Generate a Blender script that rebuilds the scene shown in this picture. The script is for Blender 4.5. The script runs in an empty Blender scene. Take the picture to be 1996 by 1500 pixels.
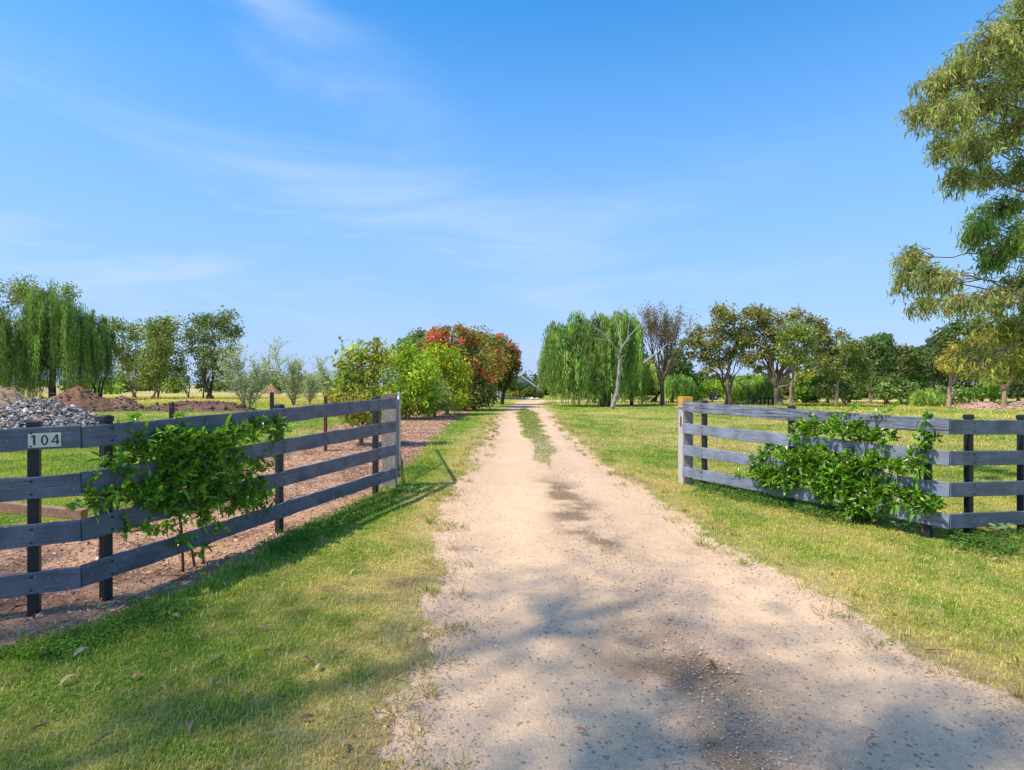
import bpy, math
import numpy as np
from mathutils import Vector, Matrix, Euler

R = np.random.default_rng(7)
S = bpy.context.scene
COL = S.collection
F = 1150.0            # focal length in photo pixels (photo 1996 wide)
HY = 750.0            # horizon row of the photo
CH = 1.5              # camera height

# ------------------------------------------------------------------ camera, sky, sun, exposure
cam_d = bpy.data.cameras.new('camera')
cam = bpy.data.objects.new('camera', cam_d)
COL.objects.link(cam)
cam.location = (0, 0, CH)
cam.rotation_euler = (math.radians(90), 0, 0)
cam_d.sensor_width = 36
cam_d.lens = F * 36 / 1996
cam_d.clip_end = 6000
S.camera = cam
SUN = Vector((-0.60, -0.30, 1.0)).normalized()
sun_el = math.asin(SUN.z)
sun_az = math.atan2(SUN.x, SUN.y)         # clockwise from +Y

w = bpy.data.worlds.new('World')
S.world = w
w.use_nodes = True
nt = w.node_tree
nt.nodes.clear()
def N(t, typ, **kw):
    n = t.nodes.new(typ)
    for k, v in kw.items():
        if k.startswith('i_'):
            n.inputs[k[2:].replace('_', ' ')].default_value = v
        else:
            setattr(n, k, v)
    return n
sky = N(nt, 'ShaderNodeTexSky', sky_type='NISHITA', sun_disc=False)
sky.sun_elevation = sun_el
sky.sun_rotation = sun_az
sky.altitude = 200
sky.air_density = 1.0
sky.dust_density = 0.6
sky.ozone_density = 2.0
L = nt.links.new
hsv = N(nt, 'ShaderNodeHueSaturation')
hsv.inputs['Hue'].default_value = 0.493
hsv.inputs['Saturation'].default_value = 1.46
hsv.inputs['Value'].default_value = 1.30
L(sky.outputs[0], hsv.inputs['Color'])
# thin cirrus, laid out on a plane high above the ground
tc = N(nt, 'ShaderNodeTexCoord')
sep = N(nt, 'ShaderNodeSeparateXYZ')
L(tc.outputs['Generated'], sep.inputs[0])
def M(t, op, a, b=None, c=None, clamp=False):
    n = N(t, 'ShaderNodeMath', operation=op, use_clamp=clamp)
    for i, v in enumerate((a, b, c)):
        if v is None: continue
        if isinstance(v, (int, float)): n.inputs[i].default_value = v
        else: t.links.new(v, n.inputs[i])
    return n.outputs[0]
az = M(nt, 'ARCTAN2', sep.outputs['X'], sep.outputs['Y'])
el = M(nt, 'ARCSINE', sep.outputs['Z'])
cmb = N(nt, 'ShaderNodeCombineXYZ')
L(az, cmb.inputs[0]); L(el, cmb.inputs[1])
def cirrus(rot, scale, loc, nscale, lo, hi, dist, seed):
    mp = N(nt, 'ShaderNodeMapping')
    mp.inputs['Rotation'].default_value = (0, 0, math.radians(rot))
    mp.inputs['Scale'].default_value = scale
    mp.inputs['Location'].default_value = loc
    L(cmb.outputs[0], mp.inputs[0])
    n1 = N(nt, 'ShaderNodeTexNoise'); n1.inputs['Scale'].default_value = nscale
    n1.inputs['Detail'].default_value = 8; n1.inputs['Roughness'].default_value = 0.56; n1.inputs['Distortion'].default_value = dist
    L(mp.outputs[0], n1.inputs[0])
    r1 = N(nt, 'ShaderNodeMapRange', interpolation_type='SMOOTHSTEP'); r1.inputs[1].default_value = lo; r1.inputs[2].default_value = hi
    L(n1.outputs[0], r1.inputs[0])
    return r1.outputs[0]
# azimuth / elevation coordinates: x grows to the right, y upward
streak = cirrus(46, (1.1, 4.2, 1), (0.9, 0.55, 0), 1.7, .44, .78, .5, 0)      # long streak falling to the right
dd = M(nt, 'ADD', M(nt, 'MULTIPLY', M(nt, 'ADD', az, .40), .506), M(nt, 'MULTIPLY', M(nt, 'ADD', el, -.54), .863))
dd = M(nt, 'ADD', dd, M(nt, 'MULTIPLY', M(nt, 'ADD', streak, -.5), .06))
tt = M(nt, 'ADD', M(nt, 'MULTIPLY', M(nt, 'ADD', az, .40), .863), M(nt, 'MULTIPLY', M(nt, 'ADD', el, -.54), -.506))
mr1 = N(nt, 'ShaderNodeMapRange', interpolation_type='SMOOTHERSTEP'); mr1.inputs[1].default_value = .11; mr1.inputs[2].default_value = -.01
L(M(nt, 'ABSOLUTE', dd), mr1.inputs[0])
mr2 = N(nt, 'ShaderNodeMapRange', interpolation_type='SMOOTHERSTEP'); mr2.inputs[1].default_value = .50; mr2.inputs[2].default_value = .05
L(tt, mr2.inputs[0])
mask = M(nt, 'MULTIPLY', mr1.outputs[0], mr2.outputs[0])
streak = M(nt, 'MULTIPLY_ADD', streak, .8, .18)
low = cirrus(-17, (1.0, 5.5, 1), (5.0, 2.0, 0), 1.5, .42, .76, .6, 2)         # wisps rising gently to the right
lowm = N(nt, 'ShaderNodeMapRange', interpolation_type='SMOOTHSTEP'); lowm.inputs[1].default_value = .50; lowm.inputs[2].default_value = .20
L(el, lowm.inputs[0])
leftm = N(nt, 'ShaderNodeMapRange', interpolation_type='SMOOTHSTEP'); leftm.inputs[1].default_value = .55; leftm.inputs[2].default_value = .05
L(az, leftm.inputs[0])
cm = M(nt, 'ADD', M(nt, 'MULTIPLY', M(nt, 'MULTIPLY', streak, mask), .70), M(nt, 'MULTIPLY', M(nt, 'MULTIPLY', low, lowm.outputs[0]), .75))
cm = M(nt, 'MULTIPLY', cm, M(nt, 'MULTIPLY_ADD', leftm.outputs[0], 1.0, .2))
cm = M(nt, 'MINIMUM', M(nt, 'MULTIPLY', cm, .72), 0.50)
# low pale veil toward the horizon
hz = N(nt, 'ShaderNodeMapRange', interpolation_type='SMOOTHSTEP')
hz.inputs[1].default_value = 0.0; hz.inputs[2].default_value = 0.72; hz.inputs[3].default_value = 0.90; hz.inputs[4].default_value = 0.0
L(sep.outputs['Z'], hz.inputs[0])
m1 = N(nt, 'ShaderNodeMix', data_type='RGBA')
tn = N(nt, 'ShaderNodeMix', data_type='RGBA', blend_type='MULTIPLY'); tn.inputs[0].default_value = 1
L(hsv.outputs[0], tn.inputs[6]); tn.inputs[7].default_value = (1.20, 0.94, 1.00, 1)
L(hz.outputs[0], m1.inputs[0]); L(tn.outputs[2], m1.inputs[6])
m1.inputs[7].default_value = (1.62, 2.68, 4.5, 1)
m2 = N(nt, 'ShaderNodeMix', data_type='RGBA')
L(cm, m2.inputs[0]); L(m1.outputs[2], m2.inputs[6])
m2.inputs[7].default_value = (3.2, 3.85, 4.9, 1)
bg = N(nt, 'ShaderNodeBackground'); bg.inputs['Strength'].default_value = 0.142
out = N(nt, 'ShaderNodeOutputWorld')
L(m2.outputs[2], bg.inputs[0]); L(bg.outputs[0], out.inputs[0])

sd = bpy.data.lights.new('sun', 'SUN')
sd.energy = 3.3; sd.angle = math.radians(0.6); sd.color = (1.0, 0.95, 0.86)
so = bpy.data.objects.new('sun', sd); COL.objects.link(so)
so.rotation_euler = SUN.to_track_quat('Z', 'Y').to_euler()
so.location = (-30, -15, 50)
vs = S.view_settings
vs.view_transform = 'Standard'; vs.look = 'None'; vs.exposure = 0.60; vs.gamma = 1
S.cycles.max_bounces = 6; S.cycles.transparent_max_bounces = 4
S.cycles.diffuse_bounces = 3; S.cycles.transmission_bounces = 3; S.cycles.glossy_bounces = 2

# ------------------------------------------------------------------ terrain and pixel mapping
def zg(x, y):
    x = np.asarray(x, float); y = np.asarray(y, float)
    yy = np.minimum(y, 8.0)
    a = 0.037 * (yy - 3.9) + 0.037 * 6.0 * (1 - np.exp(-np.maximum(y - 8.0, 0) / 6.0))
    a = np.maximum(a, -0.14)
    b = -0.02 * 8 * np.tanh((x + 3.2) / 8.0) * np.exp(-np.maximum(y - 10, 0) / 25.0)
    return a + b
def gp(px, py):
    Y = F * CH / (py - HY)
    for _ in range(30):
        X = (px - 998) * Y / F
        Y = 0.5 * Y + 0.5 * F * (CH - float(zg(X, Y))) / (py - HY)
    return (px - 998) * Y / F, Y
def W(px, py, Y):
    return np.array([(px - 998) * Y / F, Y, CH - (py - HY) * Y / F])

def _hash(ix, iy, s):
    h = (ix * 374761393 + iy * 668265263 + s * 974711) & 0xffffffff
    h = ((h ^ (h >> 13)) * 1274126177) & 0xffffffff
    return ((h ^ (h >> 16)) & 0xffff) / 65535.0
def vnoise(x, y, s=0):
    x = np.asarray(x, float); y = np.asarray(y, float)
    ix = np.floor(x).astype(np.int64); iy = np.floor(y).astype(np.int64)
    fx = x - ix; fy = y - iy
    fx = fx * fx * (3 - 2 * fx); fy = fy * fy * (3 - 2 * fy)
    a = _hash(ix, iy, s); b = _hash(ix + 1, iy, s); c = _hash(ix, iy + 1, s); d = _hash(ix + 1, iy + 1, s)
    return (a * (1 - fx) + b * fx) * (1 - fy) + (c * (1 - fx) + d * fx) * fy
def fbm(x, y, s=0, o=4):
    t = 0; amp = 0.5; tot = 0
    for i in range(o):
        t = t + amp * vnoise(x * 2 ** i + 17.3 * i, y * 2 ** i - 9.1 * i, s + i); tot += amp; amp *= 0.5
    return t / tot
def sst(a, b, x):
    t = np.clip((x - a) / (b - a), 0, 1); return t * t * (3 - 2 * t)

def curve_px(pts):
    q = sorted((gp(*p)[1], gp(*p)[0]) for p in pts)
    return [a for a, _ in q], [b for _, b in q]
LY, LX = curve_px([(766, 1500), (735, 1430), (728, 1383), (793, 1293), (843, 1194), (835, 1135), (850, 1080), (852, 1030), (865, 980), (888, 940), (915, 900), (940, 860), (960, 825), (985, 800), (1000, 790), (1010, 782)])
RY, RX = curve_px([(2230, 1500), (1996, 1360), (1850, 1290), (1750, 1240), (1650, 1175), (1560, 1130), (1500, 1105), (1420, 1065), (1365, 1030), (1320, 1000), (1270, 962), (1210, 925), (1165, 890), (1120, 850), (1070, 800), (1055, 790), (1052, 785)])
LY = [-1.0] + LY; LX = [-1.6] + LX
RY = [-1.0] + RY; RX = [5.5] + RX
yF = LY[-1]
LY += [yF + 2, yF + 5.0, yF + 6.5]; LX += [LX[-1] + .15, LX[-1] + 3.0, 60]
RY += [yF, yF + 1.5, yF + 2.4]; RX += [RX[-1] + .8, RX[-1] + 6, 60]
def drive_sd(x, y):
    return np.minimum(x - np.interp(y, LY, LX), np.interp(y, RY, RX) - x)
MRY, MRX = curve_px([(0, 1285), (200, 1222), (300, 1172), (400, 1118), (550, 1054), (650, 1008), (760, 955), (800, 905), (830, 872), (870, 830), (905, 806), (945, 791), (975, 784)])
MRY = [2.0, 3.2] + MRY; MRX = [-9, -4.4] + MRX
MLY, MLX = curve_px([(0, 1048), (170, 1012), (400, 930), (560, 860), (640, 834), (720, 814), (800, 798), (900, 786)])
MLY = [MLY[0] - .05] + MLY; MLX = [-30] + MLX
def mulch_sd(x, y):
    d = np.minimum(np.interp(y, MRY, MRX) - x, x - np.interp(y, MLY, MLX))
    return np.where(y > MLY[-1], -1, d)
def zone(x, y):
    """0 lawn, 1 drive, 2 mulch"""
    sc = 1 + 0.03 * y
    nn = (fbm(x * 1.7, y * 1.7, 3, 5) - 0.5)
    n2 = (vnoise(x * 14, y * 14, 5) - 0.5)
    d = drive_sd(x, y) + nn * 0.42 + n2 * 0.10 * sc
    m = mulch_sd(x, y) + nn * 0.35 + n2 * 0.10 * sc
    z = np.zeros(np.shape(x), int)
    z[m > 0] = 2
    z[d > 0] = 1
    return z, d, m
cY0, cY1 = gp(1030, 798)[1], gp(1040, 905)[1]
cX, cXn = gp(1030, 815)[0], gp(1060, 880)[0]
def centre_strip(x, y):
    """grass strip between the wheel tracks: 0..1"""
    xc = np.interp(y, [8, cY1, 14, 20, 40], [0.62, cXn, 0.60, cX, cX])
    hw = np.interp(y, [cY1 * .8, cY1, 13, 18, 25, cY0, cY0 + 3], [0, .12, .26, .42, .45, .25, 0])
    e = hw - np.abs(x - xc) + (fbm(x * 2.6, y * 1.3, 21, 4) - .5) * .5
    thin = np.interp(y, [cY1, 12, 16], [.35, .5, 1.0])
    return np.where(hw > 0.01, sst(0, .12, e) * thin, 0)
def debris(x, y):
    a = np.exp(-(((x - np.interp(y, [5, 10], [0.86, 0.50])) / 0.26) ** 2)) * sst(5.1, 5.9, y) * (1 - sst(7.2, 9.6, y))
    b = 0.6 * np.exp(-(((x - 0.95) / 0.5) ** 2 + ((y - 3.4) / 0.5) ** 2))
    c = 0.5 * np.exp(-(((x - 1.0) / 0.35) ** 2 + ((y - 2.45) / 0.35) ** 2))
    n = fbm(x * 3, y * 3, 31, 5)
    return np.clip((a + b + c) * sst(.30, .66, n) * 1.5, 0, 1)
def coarse(x, y):
    """loose gravel on the crown and the shoulders, smooth dust on the wheel tracks"""
    d = drive_sd(x, y)
    sh = 1 - sst(0.15, 0.75, d)
    c = np.interp(y, [2, 4, 7, 20], [1.05, 1.0, .8, .65])
    cr = np.exp(-(((x - c) / np.interp(y, [2, 6], [.62, .38])) ** 2))
    return np.clip(np.maximum(sh * .9, cr) + (fbm(x * 1.3, y * 1.3, 40, 4) - .5) * .9, 0, 1)

def lerp(a, b, t):
    t = np.asarray(t)[..., None]
    return np.asarray(a) * (1 - t) + np.asarray(b) * t
def lawn_col(x, y):
    n = fbm(x * .55, y * .55, 51, 5); n2 = fbm(x * 2.3, y * 2.3, 57, 4); n3 = fbm(x * .12, y * .22, 61, 4)
    d = -drive_sd(x, y)
    dry = 0.20 + 1.5 * (n - .5) + 0.9 * (n2 - .5) + .9 * (n3 - .5) + .55 * (vnoise(x * 11, y * 11, 66) - .5)
    dry = dry + 0.75 * (1 - sst(0.0, 0.75, d)) * (0.4 + n2)
    dry = dry + .26 * sst(1.5, 4, x) * sst(9, 14, y) + .06 * sst(2, 5, x)
    dry = dry - .35 * np.exp(-((np.interp(y, MRY, MRX) + .25 - x) / .35) ** 2) * (y < 30)
    dry = dry + .75 * sst(30, 36, y) * (x < -5) + .02
    dry = np.clip(dry, 0, 1)
    g = lerp((0.145, 0.255, 0.026), (0.26, 0.335, 0.045), sst(.3, .7, n2))
    c = lerp(g, (0.56, 0.43, 0.165), dry ** 1.15)
    br = sst(.66, .84, n2 * .6 + n * .4 + .15 * (1 - sst(0, .5, d)))
    return lerp(c, (0.36, 0.25, 0.14), br * .6)

# ------------------------------------------------------------------ mesh helpers
class Acc:
    """collects tris / quads with a colour per vertex and links them as ONE mesh"""
    def __init__(s): s.v = []; s.t = []; s.q = []; s.c = []; s.n = 0
    def add(s, v, t=None, q=None, c=(1, 1, 1)):
        v = np.asarray(v, float).reshape(-1, 3)
        c = np.asarray(c, float)
        if c.ndim == 1: c = np.broadcast_to(c, (len(v), 3))
        if t is not None and len(t): s.t.append(np.asarray(t, int) + s.n)
        if q is not None and len(q): s.q.append(np.asarray(q, int) + s.n)
        s.v.append(v); s.c.append(c); s.n += len(v)
    def build(s, name, mat, parent=None, smooth=False, origin=None):
        v = np.concatenate(s.v) if s.v else np.zeros((0, 3))
        if origin is not None: v = v - np.asarray(origin)
        c = np.concatenate(s.c)
        t = np.concatenate(s.t) if s.t else np.zeros((0, 3), int)
        q = np.concatenate(s.q) if s.q else np.zeros((0, 4), int)
        me = bpy.data.meshes.new(name)
        me.vertices.add(len(v)); me.vertices.foreach_set('co', v.astype(np.float32).ravel())
        nl = t.size + q.size
        me.loops.add(nl)
        me.loops.foreach_set('vertex_index', np.concatenate([t.ravel(), q.ravel()]).astype(np.int32))
        me.polygons.add(len(t) + len(q))
        st = np.concatenate([np.arange(len(t)) * 3, t.size + np.arange(len(q)) * 4])
        me.polygons.foreach_set('loop_start', st.astype(np.int32))
        me.update(calc_edges=True)
        me.polygons.foreach_set('use_smooth', np.full(len(t) + len(q), bool(smooth)))
        a = me.color_attributes.new('Col', 'FLOAT_COLOR', 'POINT')
        cc = np.ones((len(v), 4), np.float32); cc[:, :3] = c
        a.data.foreach_set('color', cc.ravel())
        me.materials.append(mat)
        o = bpy.data.objects.new(name, me); COL.objects.link(o)
        if parent is not None: o.parent = parent
        return o
    def tube(s, P, r, k=6, c=(1, 1, 1)):
        P = np.asarray(P, float); n = len(P)
        r = np.broadcast_to(np.asarray(r, float), (n,))
        T = np.gradient(P, axis=0); T /= np.linalg.norm(T, axis=1)[:, None] + 1e-9
        ref = np.array([0, 0, 1.0]) if abs(T[0][2]) < .8 else np.array([1.0, 0, 0])
        A = np.cross(T, ref); A /= np.linalg.norm(A, axis=1)[:, None] + 1e-9
        B = np.cross(T, A)
        th = np.arange(k) * 2 * np.pi / k
        V = P[:, None] + r[:, None, None] * (A[:, None] * np.cos(th)[None, :, None] + B[:, None] * np.sin(th)[None, :, None])
        i = np.arange(n - 1)[:, None] * k; j = np.arange(k)[None]; j2 = (j + 1) % k
        q = np.stack([i + j, i + j2, i + k + j2, i + k + j], -1).reshape(-1, 4)
        t = []
        if k >= 5:
            t = [(0, a + 1, a) for a in range(1, k - 1)] + [((n - 1) * k, (n - 1) * k + a, (n - 1) * k + a + 1) for a in range(1, k - 1)]
        s.add(V.reshape(-1, 3), t=np.array(t) if len(t) else None, q=q, c=c)
    def box(s, lo, hi, c=(1, 1, 1), bev=0.0):
        (x0, y0, z0), (x1, y1, z1) = lo, hi
        b = bev
        if b <= 0:
            v = [(x0, y0, z0), (x1, y0, z0), (x1, y1, z0), (x0, y1, z0), (x0, y0, z1), (x1, y0, z1), (x1, y1, z1), (x0, y1, z1)]
            q = [(0, 3, 2, 1), (4, 5, 6, 7), (0, 1, 5, 4), (1, 2, 6, 5), (2, 3, 7, 6), (3, 0, 4, 7)]
            s.add(v, q=q, c=c); return
        # chamfered upright prism with chamfered top and bottom rims
        def ring(ins, z):
            a0, a1, c0, c1 = x0 + ins, x1 - ins, y0 + ins, y1 - ins
            return [(a0 + b, c0, z), (a1 - b, c0, z), (a1, c0 + b, z), (a1, c1 - b, z), (a1 - b, c1, z), (a0 + b, c1, z), (a0, c1 - b, z), (a0, c0 + b, z)]
        rings = [ring(b, z0), ring(0, z0 + b), ring(0, z1 - b), ring(b, z1)]
        v = sum(rings, []); q = []; t = []
        for k in range(3):
            for j in range(8):
                q.append((k * 8 + j, k * 8 + (j + 1) % 8, k * 8 + 8 + (j + 1) % 8, k * 8 + 8 + j))
        for j in range(1, 7):
            t.append((24, 24 + j, 24 + j + 1)); t.append((0, j + 1, j))
        s.add(v, t=t, q=q, c=c)

def norm(a): return a / (np.linalg.norm(a, axis=-1, keepdims=True) + 1e-9)
def rdir(n, rg=None):
    return norm((rg or R).normal(size=(n, 3)))
def leaves(acc, P, D, Nn, Ln, Wd, C, fold=False):
    """diamond leaves; fold=True gives two halves bent along the midrib"""
    n = len(P)
    if n == 0: return
    D = norm(D); X = norm(np.cross(D, Nn)); Z = np.cross(X, D)
    Ln = np.broadcast_to(Ln, (n,))[:, None]; Wd = np.broadcast_to(Wd, (n,))[:, None]
    if not fold:
        V = np.stack([P, P + D * Ln * .45 + X * Wd / 2, P + D * Ln, P + D * Ln * .45 - X * Wd / 2], 1)
        i = np.arange(n)[:, None] * 4
        acc.add(V.reshape(-1, 3), q=i + np.array([[0, 1, 2, 3]]), c=np.repeat(C, 4, 0))
    else:
        b = P; tip = P + D * Ln - Z * Ln * .10
        m = P + D * Ln * .5 - Z * Wd * .12
        s1 = P + D * Ln * .30 + X * Wd * .5 + Z * Wd * .12; s2 = P + D * Ln * .68 + X * Wd * .40 + Z * Wd * .10
        t1 = P + D * Ln * .30 - X * Wd * .5 + Z * Wd * .12; t2 = P + D * Ln * .68 - X * Wd * .40 + Z * Wd * .10
        V = np.stack([b, s1, s2, tip, t2, t1, m], 1)
        i = np.arange(n)[:, None] * 7
        q = np.concatenate([i + np.array([[0, 1, 2, 6]]), i + np.array([[0, 6, 4, 5]])])
        t = np.concatenate([i + np.array([[6, 2, 3]]), i + np.array([[6, 3, 4]])])
        acc.add(V.reshape(-1, 3), t=t, q=q, c=np.repeat(C, 7, 0))

def jcol(base, n, v=.25, h=.12, rg=None, alt=None, palt=0.0):
    rg = rg or R
    c = np.array(base)[None] * np.exp(rg.normal(0, v, (n, 1))) * np.exp(rg.normal(0, h, (n, 3)))
    if alt is not None:
        m = rg.random(n) < palt
        c[m] = np.array(alt)[None] * np.exp(rg.normal(0, v, (m.sum(), 1)))
    return np.clip(c, 0.004, .9)

# ------------------------------------------------------------------ materials
def mat(name):
    m = bpy.data.materials.new(name); m.use_nodes = True
    t = m.node_tree; t.nodes.clear()
    o = N(t, 'ShaderNodeOutputMaterial')
    return m, t, o
def pbsdf(t, rough=.7, spec=.3):
    b = N(t, 'ShaderNodeBsdfPrincipled')
    b.inputs['Roughness'].default_value = rough
    b.inputs['Specular IOR Level'].default_value = spec
    return b
def leaf_mat(name, trans=.35, rough=.5, spec=.35, tint=(1.5, 1.5, .6)):
    m, t, o = mat(name)
    a = N(t, 'ShaderNodeAttribute', attribute_name='Col')
    b = pbsdf(t, rough, spec)
    t.links.new(a.outputs[0], b.inputs['Base Color'])
    tr = N(t, 'ShaderNodeBsdfTranslucent')
    mx = N(t, 'ShaderNodeMix', data_type='RGBA', blend_type='MULTIPLY'); mx.inputs[0].default_value = 1
    t.links.new(a.outputs[0], mx.inputs[6]); mx.inputs[7].default_value = (*tint, 1)
    t.links.new(mx.outputs[2], tr.inputs[0])
    ms = N(t, 'ShaderNodeMixShader'); ms.inputs[0].default_value = trans
    t.links.new(b.outputs[0], ms.inputs[1]); t.links.new(tr.outputs[0], ms.inputs[2])
    t.links.new(ms.outputs[0], o.inputs[0])
    return m
LEAF = leaf_mat('foliage', .38, .6, .25)
GLOSSY = leaf_mat('glossy_foliage', .30, .30, .55)
GRASSM = leaf_mat('grass_blades', .35, .6, .2, (1.3, 1.3, .7))
def attr_noise(name, rough=.9, spec=.15, scale=8, amt=.35, bump=.3, bscale=40, coord='Object', stretch=(1, 1, 1)):
    m, t, o = mat(name)
    a = N(t, 'ShaderNodeAttribute', attribute_name='Col')
    tcn = N(t, 'ShaderNodeTexCoord'); mpp = N(t, 'ShaderNodeMapping'); mpp.inputs['Scale'].default_value = stretch
    t.links.new(tcn.outputs[coord], mpp.inputs[0])
    n = N(t, 'ShaderNodeTexNoise'); n.inputs['Scale'].default_value = scale; n.inputs['Detail'].default_value = 7; n.inputs['Roughness'].default_value = .65
    t.links.new(mpp.outputs[0], n.inputs[0])
    mr = N(t, 'ShaderNodeMapRange'); mr.inputs[1].default_value = .25; mr.inputs[2].default_value = .75
    mr.inputs[3].default_value = 1 - amt; mr.inputs[4].default_value = 1 + amt
    t.links.new(n.outputs[0], mr.inputs[0])
    mx = N(t, 'ShaderNodeMix', data_type='RGBA', blend_type='MULTIPLY'); mx.inputs[0].default_value = 1
    t.links.new(a.outputs[0], mx.inputs[6]); t.links.new(mr.outputs[0], mx.inputs[7])
    b = pbsdf(t, rough, spec); t.links.new(mx.outputs[2], b.inputs['Base Color'])
    nb = N(t, 'ShaderNodeTexNoise'); nb.inputs['Scale'].default_value = bscale; nb.inputs['Detail'].default_value = 6
    t.links.new(mpp.outputs[0], nb.inputs[0])
    bp = N(t, 'ShaderNodeBump'); bp.inputs['Strength'].default_value = bump; bp.inputs['Distance'].default_value = .02
    t.links.new(nb.outputs[0], bp.inputs['Height']); t.links.new(bp.outputs[0], b.inputs['Normal'])
    t.links.new(b.outputs[0], o.inputs[0])
    return m
BARK = attr_noise('bark', .9, .1, 5, .45, .6, 25, stretch=(3, 3, .6))
STONE = attr_noise('stone', .85, .25, 60, .2, .3, 120)
SOIL = attr_noise('soil', .95, .05, 6, .35, .9, 18)
LAWN = attr_noise('lawn_soil', .95, .05, 18, .40, .6, 60)
MULCHM = attr_noise('mulch_soil', .95, .05, 30, .45, .9, 70)
PLAIN = attr_noise('painted', .6, .3, 12, .10, .05, 60)

def drive_mat():
    m, t, o = mat('gravel_drive')
    a = N(t, 'ShaderNodeAttribute', attribute_name='Col')
    tcn = N(t, 'ShaderNodeTexCoord')
    v = N(t, 'ShaderNodeTexVoronoi'); v.inputs['Scale'].default_value = 170
    t.links.new(tcn.outputs['Object'], v.inputs[0])
    v2 = N(t, 'ShaderNodeTexVoronoi'); v2.inputs['Scale'].default_value = 65
    t.links.new(tcn.outputs['Object'], v2.inputs[0])
    # grain brightness from the voronoi cell colour
    s1 = N(t, 'ShaderNodeSeparateColor'); t.links.new(v.outputs['Color'], s1.inputs[0])
    s2 = N(t, 'ShaderNodeSeparateColor'); t.links.new(v2.outputs['Color'], s2.inputs[0])
    n = N(t, 'ShaderNodeTexNoise'); n.inputs['Scale'].default_value = 3; n.inputs['Detail'].default_value = 8; n.inputs['Roughness'].default_value = .7
    t.links.new(tcn.outputs['Object'], n.inputs[0])
    g1 = M(t, 'MULTIPLY_ADD', s1.outputs[0], .22, .89)
    g2 = M(t, 'MULTIPLY_ADD', s2.outputs[1], .14, .93)
    g3 = M(t, 'MULTIPLY_ADD', n.outputs[0], .40, .80)
    g = M(t, 'MULTIPLY', M(t, 'MULTIPLY', g1, g2), g3)
    dark = M(t, 'GREATER_THAN', s2.outputs[2], .965)
    g = M(t, 'MULTIPLY', g, M(t, 'MULTIPLY_ADD', dark, -.45, 1.0))
    mx = N(t, 'ShaderNodeMix', data_type='RGBA', blend_type='MULTIPLY'); mx.inputs[0].default_value = 1
    t.links.new(a.outputs[0], mx.inputs[6]); t.links.new(g, mx.inputs[7])
    b = pbsdf(t, .95, .1); t.links.new(mx.outputs[2], b.inputs['Base Color'])
    h = M(t, 'ADD', M(t, 'MULTIPLY', v.outputs['Distance'], -.5), M(t, 'MULTIPLY', n.outputs[0], 1.5))
    h = M(t, 'ADD', h, M(t, 'MULTIPLY', v2.outputs['Distance'], -.6))
    bp = N(t, 'ShaderNodeBump'); bp.inputs['Strength'].default_value = .55; bp.inputs['Distance'].default_value = .008
    t.links.new(h, bp.inputs['Height']); t.links.new(bp.outputs[0], b.inputs['Normal'])
    t.links.new(b.outputs[0], o.inputs[0])
    return m
DRIVE = drive_mat()

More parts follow.
